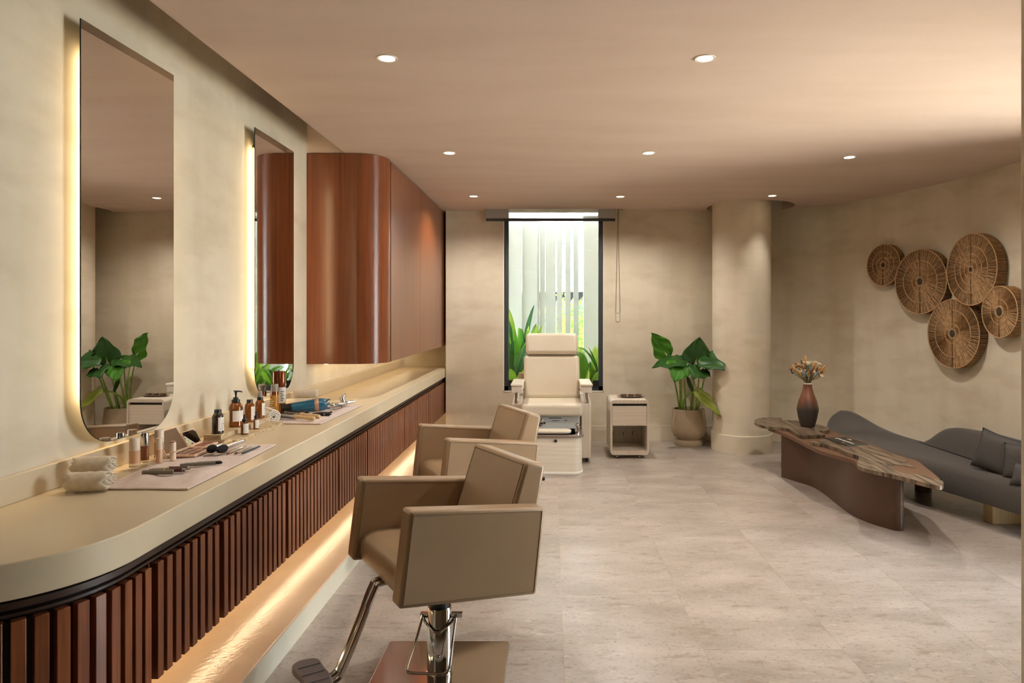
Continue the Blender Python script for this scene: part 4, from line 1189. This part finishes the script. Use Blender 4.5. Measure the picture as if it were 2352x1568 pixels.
def bottle(x, y, z, r, hb, cap, lb, amat=m_amber, lab=(-60, 60), lz=(.12, .72), total=None, group='amber bottles on the stone slabs', text=True):
    """hb: height of glass to neck top"""
    o = thing('amber_bottle', lb, 'bottle', (x, y, z + .0005), group=group)
    sh = hb * .70
    nk = r * .48
    prof = [(0, 0), (r * .92, 0), (r, r * .1), (r, sh), (r * .96, sh + (hb - sh) * .25), (r * .78, sh + (hb - sh) * .52), (nk * 1.15, sh + (hb - sh) * .72), (nk, sh + (hb - sh) * .8), (nk, hb), (0, hb)]
    bb = MB(); bb.lathe(prof, 28); bb.build('glass', amat, o)
    a0, a1 = math.radians(lab[0]), math.radians(lab[1])
    bb = MB(); bb.lathe([(r * 1.006, hb * lz[0]), (r * 1.012, hb * lz[0]), (r * 1.012, hb * lz[1]), (r * 1.006, hb * lz[1])], 20, None, a0, a1); la = bb.build('label', m_label, o)
    if text:
        bb = MB(); rr = random.Random(x)
        nl = 6
        for k in range(nl):
            zz = hb * (lz[0] + (lz[1] - lz[0]) * (.14 + .74 * k / nl)); th = hb * (.012 if k % 3 else .02)
            f0 = a0 + (a1 - a0) * .30; f1 = f0 + (a1 - a0) * rr.uniform(.2, .5)
            bb.lathe([(r * 1.0125, zz), (r * 1.014, zz), (r * 1.014, zz + th), (r * 1.0125, zz + th)], 6, None, f0, f1)
        bb.build('label_print', m_ink, la, smooth=False)
    bb = MB()
    cr = nk * 1.28
    if cap == 'screw':
        bb.lathe([(0, hb - .012), (cr, hb - .012), (cr, hb + .004), (cr * .94, hb + .006), (0, hb + .006)], 24); bb.build('cap', m_black, o)
    elif cap == 'pump':
        bb.lathe([(0, hb - .012), (cr, hb - .012), (cr, hb + .002), (cr * .62, hb + .006), (cr * .62, hb + .014), (0, hb + .014)], 24); bb.build('collar', m_black, o)
        bb = MB(); bb.lathe([(.0045, hb + .012), (.0045, hb + .03), (.0065, hb + .034), (.0065, hb + .046), (0, hb + .047)], 14)
        bb.tube([(0, 0, hb + .044), (.02, -.004, hb + .0445), (.032, -.007, hb + .043), (.035, -.008, hb + .040)], [.0042, .0036, .003, .0026], 8); bb.tube([(0, 0, hb + .044), (-.012, .003, hb + .046)], .003, 6); bb.build('pump_head', m_black, o)
    elif cap == 'spray':
        bb.lathe([(0, hb - .010), (cr, hb - .010), (cr, hb + .004), (cr * .8, hb + .006), (0, hb + .006)], 20); bb.build('collar', m_black, o)
        bb = MB(); bb.lathe([(cr * .74, hb + .006), (cr * .7, hb + .022), (cr * .58, hb + .032), (0, hb + .034)], 18); bb.build('spray_head', m_black, o)
        bb = MB(); bb.lathe([(cr * .84, hb + .004), (cr * .80, hb + .026), (cr * .70, hb + .036), (0, hb + .037)], 18); bb.build('clear_cap', m_clear, o)
    elif cap == 'dropper':
        bb.lathe([(0, hb - .006), (cr * 1.15, hb - .006), (cr * 1.15, hb + .006), (cr * .8, hb + .010), (0, hb + .010)], 20); bb.build('collar', m_black, o)
        bb = MB(); bb.lathe([(cr * .55, hb + .009), (cr * .6, hb + .014), (cr * .5, hb + .026), (cr * .25, hb + .031), (0, hb + .032)], 16); bb.build('dropper_bulb', m_black, o)
    return o
ZU, ZL = Z0 + .0235 + .0232, Z0 + .0232
bottle(-1.572, 3.215, ZU, .0255, .106, 'screw', 'black-brown bottle with black screw cap at the near end of the stone slab', m_amberd, (-62, 50))
bottle(-1.575, 3.405, ZU, .0325, .132, 'pump', 'largest amber bottle with black pump dispenser', m_amber, (-92, 235), (.22, .62))
bottle(-1.576, 3.563, ZU, .0245, .110, 'screw', 'amber bottle with black screw cap between the pump and the spray bottle', m_amber, (-50, 45))
bottle(-1.576, 3.69, ZU, .0245, .108, 'spray', 'amber spray bottle with clear cap at the far end of the stone slab', m_amber, (-45, 45), (.14, .76))
bottle(-1.494, 3.322, ZL, .0175, .066, 'dropper', 'small amber dropper bottle standing lowest at the front of the wide slab', m_amber, (-85, 40), (.10, .80))
bottle(-1.503, 3.472, ZL, .0130, .060, 'dropper', 'slimmest small amber bottle on the wide slab, right of the dropper', m_amber, (-85, 40), (.10, .80))

# make-up bottles
def cosmetic(x, y, r, h, capfrac, m_body, m_cap, lb, base_clear=.0, z=TZ, group='make-up bottles on the pink towel', name='foundation_bottle', band=False):
    o = thing(name, lb, 'cosmetic', (x, y, z), group=group)
    hb = h * (1 - capfrac)
    if base_clear:
        bb = MB(); bb.lathe([(0, 0), (r, 0), (r, hb * base_clear), (0, hb * base_clear)], 26); bb.build('clear_base', m_clear, o)
    bb = MB(); bb.lathe([(0, hb * base_clear), (r * .99, hb * base_clear), (r * .99, hb * .97), (r * .9, hb), (0, hb)], 26); bb.build('body', m_body, o)
    bb = MB(); bb.lathe([(0, hb), (r * .97, hb), (r * .97, h * .985), (r * .92, h), (0, h)], 26); bb.build('cap', m_cap, o)
    if band:
        bb = MB(); bb.lathe([(r * .98, hb * .46), (r * 1.02, hb * .47), (r * 1.02, hb * .53), (r * .98, hb * .54)], 26); bb.build('band', m_gold, o)
    return o
cosmetic(-1.628, 2.665, .0195, .112, .43, m_skin1, m_capw, 'widest make-up bottle with cream cap, leftmost on the pink towel', .22)
cosmetic(-1.636, 2.745, .0155, .118, .44, m_skin2, m_silver, 'dark foundation bottle with silver cap', .14)
cosmetic(-1.627, 2.83, .0180, .116, .44, m_skin3, m_capw, 'foundation bottle with cream cap right of the silver-capped one', .25)
cosmetic(-1.572, 2.735, .0120, .098, .46, m_skin1, m_capw, 'slim concealer bottle with cream cap in front of the make-up bottles')
cosmetic(-1.545, 2.785, .0118, .076, .05, m_capw, m_copper, 'short cream lipstick tube with brown top and gold band', 0, name='lipstick_tube', band=True)

# palettes
def palette(x0, x1, y0, y1, lidlen, ang, cols, rows, pans, lb, z=TZ):
    o = thing('makeup_palette', lb, 'palette', ((x0 + x1) / 2, (y0 + y1) / 2, z), group='open make-up palettes')
    hx, hy = (x1 - x0) / 2, (y1 - y0) / 2
    bb = MB(); bb.box(-hx, hx, -hy, hy, 0, .009); bb.build('tray', m_pale, o, bevel=.002)
    mg_ = .009
    cw = (2 * hx - 2 * mg_) / cols; rh = (2 * hy - 2 * mg_) / rows
    for i in range(cols):
        for j in range(rows):
            bb = MB(); cx = -hx + mg_ + cw * (i + .5); cy = -hy + mg_ + rh * (j + .5)
            bb.prism(round_rect(cx - cw * .40, cx + cw * .40, cy - rh * .40, cy + rh * .40, .002, 2), .0088, .0096); bb.build('pan', pans[(i * 2 + j * 3 + i * j) % len(pans)], o)
    Ml = Matrix.Translation((-hx, 0, .009)) @ Matrix.Rotation(ang, 4, 'Y')
    bb = MB(); bb.box(-.005, 0, -hy, hy, 0, lidlen, Ml); ld = bb.build('lid', m_pale, o, bevel=.001)
    bb = MB(); bb.box(.0, .0006, -hy + .003, hy - .003, .004, lidlen - .003, Ml); bb.build('lid_mirror', m_mirror, ld)
palette(-1.600, -1.482, 2.835, 3.005, .105, -.55, 3, 4, m_pan, 'larger open eyeshadow palette with mirrored lid', z=TZ)
palette(-1.607, -1.530, 3.02, 3.135, .07, -.50, 1, 2, [m_redpan, m_pan[4]], 'smaller open blush palette with mirrored lid, next to the stone slabs', z=TZ)

def rod(a, c, segs, name, lb, group, z=TZ):
    """segs: list of (part, mat, t0, t1, r0, r1)"""
    A = Vector(a); B = Vector(c)
    o = thing(name, lb, {'makeup_brush': 'brush'}.get(name, 'cosmetic'), A, group=group)
    d = B - A
    for part, m, t0, t1, prof in segs:
        bb = MB(); n = len(prof)
        bb.tube([d * (t0 + (t1 - t0) * i / (n - 1)) for i in range(n)], prof, 12); bb.build(part, m, o)
    return o
zb = TZ + .008
rod((-1.446, 2.875, zb + .014), (-1.445, 3.085, zb + .012), [('bristles', m_bristle, 0, .27, [.006, .016, .018, .017, .011]), ('ferrule', m_silver, .27, .62, [.010, .009, .008]), ('handle', m_beechwood, .62, 1, [.009, .014, .016, .004])], 'makeup_brush', 'fluffy black make-up brush with short wooden handle, left of the pair', 'make-up brushes on the towel')
rod((-1.402, 2.865, zb + .014), (-1.395, 3.095, zb + .013), [('bristles', m_bristle, 0, .30, [.006, .015, .018, .018, .011]), ('ferrule', m_silver, .30, .72, [.011, .010, .010]), ('handle', m_silver, .72, 1, [.010, .009, .009])], 'makeup_brush', 'fluffy black make-up brush with silver handle, right of the pair', 'make-up brushes on the towel')
rod((-1.367, 2.87, zb), (-1.36, 3.035, zb), [('bristles', m_burg, 0, .1, [.002, .004, .004]), ('handle', m_silver, .1, 1, [.004, .0045, .0035])], 'makeup_brush', 'thin silver brush nearest the fluffy brushes', 'thin brushes on the towel')
rod((-1.335, 2.875, zb), (-1.328, 3.045, zb), [('bristles', m_burg, 0, .1, [.002, .0035, .0035]), ('handle', m_silver, .1, 1, [.0035, .004, .003])], 'makeup_brush', 'thin silver brush between its twin and the dark pencil', 'thin brushes on the towel')
rod((-1.306, 2.87, zb), (-1.296, 3.03, zb), [('point', m_black, 0, .12, [.0008, .003, .004]), ('barrel', mat('pencil_slate', srgb(52, 58, 64), .35), .12, 1, [.0042, .0042, .004])], 'eyeliner_pencil', 'dark slate eyeliner pencil at the counter-edge end of the brushes', None)
rod((-1.445, 2.655, TZ + .007), (-1.305, 2.705, TZ + .007), [('cap', m_taupe, 0, .30, [.0058, .0062, .0062]), ('barrel', m_taupe, .305, .84, [.007, .007, .0065]), ('tip', m_black, .84, 1, [.0055, .006, .004])], 'eyebrow_pen', 'long taupe brow pen with black tip, lying alone on the towel', None)
rod((-1.44, 2.678, TZ + .006), (-1.318, 2.722, TZ + .006), [('cap', m_taupe, 0, .35, [.005, .005, .005]), ('barrel', m_black, .35, 1, [.0055, .0055, .005])], 'eyebrow_pen', 'black slim pen lying directly behind the taupe brow pen', None)
rod((-1.512, 2.525, TZ + .009), (-1.402, 2.535, TZ + .009), [('tube', m_taupe, 0, .56, [.0085, .0088, .0088]), ('cap', m_taupe, .565, .99, [.0088, .0088, .0085]), ('end', m_silver, .99, 1, [.0078, .007])], 'mascara_tube', 'matte taupe mascara tube in front of the lip glosses', None)
rod((-1.505, 2.555, TZ + .008), (-1.38, 2.572, TZ + .008), [('cap', m_taupe, 0, .40, [.0075, .008, .008]), ('band', m_gold, .40, .45, [.0082, .0082]), ('tube', m_burg, .45, .92, [.008, .008, .008]), ('end', m_clear, .92, 1, [.008, .007])], 'lip_gloss', 'burgundy lip gloss tube touching the mascara', 'lip glosses on the towel')
rod((-1.508, 2.582, TZ + .008), (-1.378, 2.603, TZ + .008), [('cap', m_capw, 0, .40, [.0075, .008, .008]), ('band', m_gold, .40, .45, [.0082, .0082]), ('tube', m_burg, .45, .92, [.008, .008, .008]), ('end', m_clear, .92, 1, [.008, .007])], 'lip_gloss', 'burgundy lip gloss tube furthest back, with pale cap', 'lip glosses on the towel')

# styling products by the second mirror
o = thing('spray_can', 'tall copper-brown hair spray can with clear lower sleeve', 'spray can', (-1.672, 4.22, Z0 + .0005), group='styling products')
bb = MB(); bb.lathe([(0, 0), (.026, 0), (.027, .004), (.027, .06), (0, .06)], 28); bb.build('base', m_copper, o)
bb = MB(); bb.lathe([(.0265, .06), (.0265, .158)], 28); bb.build('sleeve', m_label, o)
bb = MB()
for k in range(6): bb.lathe([(.0268, .075 + k * .011), (.0272, .075 + k * .011), (.0272, .079 + k * .011), (.0268, .079 + k * .011)], 8, None, -1.3, -1.3 + .5 + .3 * (k % 2))
bb.build('sleeve_print', m_ink, o, smooth=False)
bb = MB(); bb.lathe([(.027, .158), (.0275, .16), (.0275, .25), (.025, .255), (0, .256)], 28); bb.build('cap', m_copper, o)
o = thing('foam_bottle', 'clear foam pump bottle with copper collar and clear dome cap', 'bottle', (-1.648, 4.06, Z0 + .0005), group='styling products')
bb = MB(); bb.lathe([(0, 0), (.023, 0), (.024, .004), (.024, .12), (.022, .128), (0, .128)], 28); bb.build('body', m_amberliq, o)
bb = MB()
for k in range(7): bb.lathe([(.0242, .03 + k * .012), (.0246, .03 + k * .012), (.0246, .034 + k * .012), (.0242, .034 + k * .012)], 8, None, -2.2, -1.7 + .2 * (k % 3))
bb.build('body_print', m_label, o, smooth=False)
bb = MB(); bb.lathe([(0, .128), (.0235, .128), (.0235, .148), (0, .148)], 28); bb.build('collar', m_copper, o)
bb = MB(); bb.lathe([(.009, .148), (.009, .17), (.012, .172), (.012, .182), (0, .183)], 18); bb.build('pump', m_rosegold, o)
bb = MB(); bb.lathe([(.0225, .148), (.022, .188), (.019, .193), (0, .193)], 24); bb.build('dome_cap', m_clear, o)

# hair dryer
hd = thing('hair_dryer', 'blue hair dryer with black nozzle lying on the far pink towel', 'hair dryer', (0, 0, 0))
A = Vector((-1.625, 4.10, TZ + .030)); B = Vector((-1.358, 4.20, TZ + .045))
q = (B - A).to_track_quat('Z', 'Y').to_matrix().to_4x4(); Mh = Matrix.Translation(A) @ q
Lh = (B - A).length
bb = MB(); bb.lathe([(0, .0), (.020, .0), (.0225, .02), (.025, .06), (0, .06)], 28, Mh @ Matrix.Diagonal((1, 1.0, 1, 1))); bb.build('nozzle', m_black, hd)
bb = MB(); bb.lathe([(.0245, .058), (.027, .085), (.033, .14), (.0385, .185), (.039, .2), (.039, .215)], 32, Mh); bb.build('barrel', m_blue, hd)
bb = MB(); bb.lathe([(.0392, .19), (.0402, .192), (.0402, .212), (.0392, .214)], 32, Mh); bb.build('ring', m_rosegold, hd)
bb = MB(); bb.lathe([(.039, .212), (.038, .235), (.034, .255), (.028, .262), (0, .262)], 32, Mh); rr_ = bb.build('rear_housing', m_blue, hd)
for k in range(6):
    a = k * PI / 3
    bb = MB(); bb.box(-.003, .003, -.003, .003, .25, .282, Mh @ Matrix.Translation((.030 * math.cos(a), .030 * math.sin(a), 0))); bb.build('grille_fin', m_blue, hd)
bb = MB(); bb.lathe([(0, .262), (.022, .262), (.022, .268), (0, .27)], 20, Mh); bb.build('filter', m_silver, hd)
bb = MB(); e = Mh @ Vector((-.0, .02, .17)); hnd = [e, e + Vector((-.015, .06, -.008)), e + Vector((-.03, .125, -.022))]
bb.tube(spline(hnd, 5), [.017, .0165, .016, .016, .0155, .015, .0148, .0145, .0145, .0145, .0135], 14); bb.build('handle', m_blue, hd)
bb = MB(); bb.tube(spline([(-1.345, 4.24, Z0 + .05), (-1.33, 4.30, Z0 + .035), (-1.335, 4.38, Z0 + .02), (-1.36, 4.42, Z0 + .022)], 6), .0028, 8); bb.build('power_cord', m_black, hd)

# chrome styling tool
at_ = thing('styling_tool', 'polished silver styling tool with round bulb end at the far end of the towel', 'tool', (-1.35, 4.36, TZ))
bb = MB(); bb.tube([(-.02, -.06, .02), (.01, -.02, .022), (.035, .02, .024)], [.015, .014, .013], 16); bb.ball((-.025, -.066, .020), .019, .019, .019, 12); bb.build('body', m_silver, at_)
bb = MB(); bb.tube([(.02, .01, .022), (.008, .012, .055), (.018, .016, .078)], [.016, .018, .009], 16); bb.tube([(.018, .016, .078), (.03, .018, .084)], .007, 10); bb.build('cup', m_silver, at_)
bb = MB(); bb.tube([(.035, .02, .026), (.055, .045, .03), (.07, .06, .03)], [.011, .012, .010], 14); bb.build('tail', m_silver, at_)
bb = MB(); bb.tube([(.0, -.02, .012), (.02, -.012, .004), (.035, .0, .004)], .004, 8); bb.build('trigger', m_steel, at_)

# round brushes and clips
def round_brush(a, c, lb):
    A = Vector(a); B = Vector(c)
    o = thing('round_brush', lb, 'hairbrush', A, group='round hair brushes'); d = B - A
    q = d.to_track_quat('Z', 'Y').to_matrix().to_4x4(); Ln = d.length
    bb = MB(); bb.lathe([(0, 0), (.010, 0), (.011, .004), (.011, Ln * .44), (0, Ln * .44)], 18, q); bb.build('barrel', m_steel, o)
    bb = MB(); rr = random.Random(Ln)
    for i in range(15):
        for k in range(14):
            t = .006 + (Ln * .42) * i / 14; an = 2 * PI * (k + .5 * (i % 2)) / 14
            dr = Vector((math.cos(an), math.sin(an), 0)); tt = Vector((-math.sin(an), math.cos(an), 0))
            p0 = dr * .010 + Vector((0, 0, t)); p1 = dr * (.0225 + rr.uniform(-.001, .001)) + Vector((0, 0, t + rr.uniform(-.001, .001)))
            hw = .0011
            V = [bb.bm.verts.new(q @ v) for v in (p0 - tt * hw, p0 + tt * hw, p0 + Vector((0, 0, hw * 2)), p1)]
            bb.face([V[0], V[1], V[3]]); bb.face([V[1], V[2], V[3]]); bb.face([V[2], V[0], V[3]])
    x = bb.build('bristles', m_bristle, o, smooth=False); x['kind'] = 'stuff'
    bb = MB(); h0 = Ln * .44
    pr = [(0, h0), (.0125, h0), (.013, h0 + .01), (.0105, h0 + .03), (.0085, h0 + .055), (.011, Ln - .05), (.0125, Ln - .03), (.0105, Ln - .004), (.008, Ln), (0, Ln)]
    bb.lathe(pr, 20, q); bb.build('handle', m_beechwood, o)
round_brush((-1.555, 3.90, TZ + .021), (-1.325, 3.815, TZ + .012), 'round hair brush with pale wooden handle at the front of the far towel')
round_brush((-1.553, 3.985, TZ + .021), (-1.318, 3.885, TZ + .012), 'round hair brush lying behind the front one on the far towel')
def clip(c, rz, ln, lb):
    o = thing('hair_clip', lb, 'hair clip', c, rz, group='black hair clips')
    bb = MB(); bb.prism([(p.x, p.y) for p in spline([(-ln / 2, -.006, 0), (0, -.010, 0), (ln / 2, -.007, 0), (ln / 2 + .006, 0, 0), (ln / 2, .007, 0), (0, .010, 0), (-ln / 2, .006, 0)], 4, True)], .0, .006); bb.build('lower_jaw', m_black, o, bevel=.001)
    bb = MB(); bb.tube(spline([(-ln / 2, 0, .009), (0, 0, .014), (ln / 2 - .01, 0, .012), (ln / 2 + .008, 0, .018)], 5), [.006] * 16, 8); bb.build('upper_jaw', m_black, o)
    for k in range(5):
        bb = MB(); bb.box(-ln * .38 + k * ln * .17, -ln * .38 + k * ln * .17 + .003, -.007, .007, .005, .012); bb.build('tooth', m_black, o)
    bb = MB(); bb.lathe([(0, -.008), (.004, -.008), (.004, .008), (0, .008)], 10, Matrix.Translation((ln * .22, 0, .012)) @ Matrix.Rotation(PI / 2, 4, 'X')); bb.build('spring', m_steel, o)
clip((-1.355, 4.02, TZ), .25, .10, 'black hair clip lying right of the others on the far towel')
clip((-1.345, 3.985, TZ), .05, .085, 'black hair clip in front of its neighbour, near the brush handle')
clip((-1.48, 4.045, TZ), -.25, .07, 'black hair clip lying behind the brush bristles')
clip((-1.535, 4.06, TZ), .7, .06, 'black hair clip closest to the dryer nozzle')

# ------------------------------------------------------------------ garden behind the window
b = MB(); b.box(-9, 12, 7.82, 22, -.4, -.05); b.box(3.75, 14, -10, 7.82, -.4, -.05); g = b.build('garden_ground', m_ground); struct(g)
gw = thing('garden_wall', 'white boarded garden wall left of the fins outside the window', 'wall', (0, 0, 0))
xs = [-2.4 + .22 * k for k in range(11)]
for k in range(10):
    b = MB(); zt_ = 3.4 - .30 * math.sin(min(1, k / 9) * 1.2) * .0
    y = 9.55 + .10 * max(0, (k - 5)) ** 1.3 * .2
    b.box(xs[k] + .002, xs[k + 1] - .002, y, y + .06, -.1, 3.0 if k > 6 else 2.72); b.build('board', m_outwhite, gw, bevel=.003)
gs = thing('garden_screen', 'row of white vertical fins outside the window', 'screen', (0, 0, 0))
for k, px_ in enumerate((1233, 1246, 1259, 1270, 1285, 1304.5, 1323)):
    d_ = 9.75
    x = (px_ - PX) / FPX * d_
    b = MB(); b.box(x - .037, x + .037, d_ - .03, d_ + .03, -.1, 3.2); b.build('fin', m_outwhite, gs, bevel=.003)
gr_ = thing('garden_wall', 'plain white garden wall right of the fins outside the window', 'wall', (0, 0, 0))
b = MB(); b.box(.452, 1.9, 9.6, 9.8, -.1, 3.2); b.build('panel', m_outwhite, gr_, bevel=.005)
b = MB(); b.box(.452, 1.9, 9.59, 9.81, 3.2, 3.25); b.build('coping', m_outwhite, gr_)
nb = thing('neighbour_building', 'pale grey building with dark lower opening seen between the white fins', 'building', (.2, 15.0, -.1))
b = MB(); b.box(-1.6, 2.2, 0, .3, 2.05, 6.5); b.build('upper_wall', m_outgrey, nb)
b = MB(); b.box(-1.6, 2.2, .2, .4, 0, 2.05); b.build('dark_opening', m_outdark, nb)
b = MB(); b.box(-1.6, 2.2, -.05, .3, 2.0, 2.12); b.build('lintel', m_outgrey, nb)
b = MB(); b.box(-.08, .14, -.03, .01, 3.05, 3.10); b.box(-.08, .14, -.03, .01, 4.2, 4.25); b.box(-.1, -.06, -.03, .01, 3.05, 4.25); b.build('window_bar', m_outdark, nb)
for k in range(6):
    b = MB(); w_ = .10 + .07 * (5 - k); b.box(.72 - w_ * .5, .72, -.06, -.01, 3.42 + .16 * k, 3.50 + .16 * k); b.build('louvre', m_outdark, nb)
b = MB(); b.prism([(-.40, 3.3), (.05, 3.3), (.05, 4.6)], 0, .05, Matrix.Translation((.7, -.02, 0)) @ Matrix.Rotation(PI / 2, 4, 'X')); b.build('gable_frame', m_outgrey, nb)

def blade(A, T, width, m, parent, sag=.25, up=(0, -.3, 1)):
    A = Vector(A); T = Vector(T); ax = T - A; Ln = ax.length
    sd = ax.cross(Vector(up)); 
    if sd.length < 1e-4: sd = Vector((1, 0, 0))
    sd.normalize(); nm = sd.cross(ax).normalized()
    P = []
    for i in range(9):
        u = i / 8; wd = width * (math.sin(PI * min(1, u * .93 + .05)) ** .7) * (1 - .2 * u)
        c = A + ax * u + Vector((0, 0, 1)) * (sag * Ln * (u * (1 - u)) * 2)
        P.append([c - sd * wd + nm * wd * .35, c - sd * wd * .5 + nm * wd * .12, c, c + sd * wd * .5 + nm * wd * .12, c + sd * wd + nm * wd * .35])
    bb = MB(); bb.grid(P); bmesh.ops.translate(bb.bm, verts=bb.bm.verts[:], vec=-parent.location); return bb.build('leaf', m, parent, solid=.0012, sharp=180)
def garden_plant(px, d, h, n, spread, lb, seed, mats):
    base_ = Vector(((px - PX) / FPX * d, d, -.06))
    o = thing('garden_plant', lb, 'plant', base_, group='broad-leaved garden plants')
    rr = random.Random(seed)
    for k in range(n):
        an = rr.uniform(0, 2 * PI); hh = h * rr.uniform(.45, 1.0)
        a0 = base_ + Vector((math.cos(an) * .04, math.sin(an) * .04, hh * rr.uniform(.35, .6)))
        out = spread * rr.uniform(.5, 1.0)
        T = base_ + Vector((math.cos(an) * out, math.sin(an) * out * .8, hh))
        blade(a0, T, rr.uniform(.045, .085), rr.choice(mats), o, rr.uniform(.1, .45))
    bb = MB()
    for k in range(4): bb.tube([(rr.uniform(-.04, .04), rr.uniform(-.04, .04), 0), (rr.uniform(-.07, .07), rr.uniform(-.05, .05), h * .62)], .010, 6)
    bb.build('stalks', m_stem, o)
mm_ = [m_gl1, m_gl1, m_gl2, m_gl3]
garden_plant(1178, 8.55, 1.18, 26, .42, 'broad-leaved plant outside, at the left window frame', 1, mm_)
garden_plant(1205, 8.95, 1.35, 20, .30, 'tallest broad-leaved plant outside, behind the left one', 2, mm_)
garden_plant(1196, 9.15, 1.62, 22, .34, 'tall broad-leaved plant outside, against the white boards', 7, mm_)
garden_plant(1362, 9.1, 1.05, 20, .40, 'pale broad-leaved plant outside, before the plain white wall', 8, [m_gl2, m_gl1])
garden_plant(1150, 8.3, .95, 20, .45, 'low broad-leaved plant outside, lower left of the window', 3, [m_gl2, m_gl2, m_gl1])
garden_plant(1345, 8.45, 1.0, 24, .40, 'lime broad-leaved plant outside, right of the pedicure headrest', 4, [m_gl2, m_gl2, m_gl1])
garden_plant(1385, 8.6, 1.22, 22, .45, 'broad-leaved plant outside, at the right window frame', 5, mm_)
garden_plant(1300, 8.9, .85, 20, .40, 'low broad-leaved plant outside, behind the pedicure chair', 6, [m_gl2, m_gl1])
def shrub(px, d, zc, rx, rz, n, lb, seed, m):
    o = thing('garden_shrub', lb, 'shrub', ((px - PX) / FPX * d, d, -.06), group='shrubs behind the fins')
    rr = random.Random(seed)
    bb = MB()
    for k in range(n):
        c = Vector((rr.gauss(0, rx * .5), rr.gauss(0, .25), zc + rr.gauss(0, rz * .5)))
        dr = Vector((rr.uniform(-1, 1), rr.uniform(-1, 1), rr.uniform(-.3, 1))).normalized(); sd = dr.orthogonal().normalized()
        L_ = rr.uniform(.05, .10); w_ = L_ * .32
        V = [bb.bm.verts.new(c + v) for v in (dr * 0, dr * L_ * .5 + sd * w_, dr * L_, dr * L_ * .5 - sd * w_)]
        bb.face(V)
    x = bb.build('foliage', m, o, smooth=False); x['kind'] = 'stuff'
    bb = MB(); bb.tube([(0, 0, 0), (.02, .0, zc)], .02, 6); bb.build('trunk', m_drystem, o)
shrub(1300, 10.8, 1.05, .5, .55, 900, 'lime green shrub beyond the white fins', 11, m_gl2)
shrub(1335, 11.3, 1.2, .4, .5, 700, 'darker shrub beyond the fins, next to the plain white wall', 12, m_gl1)
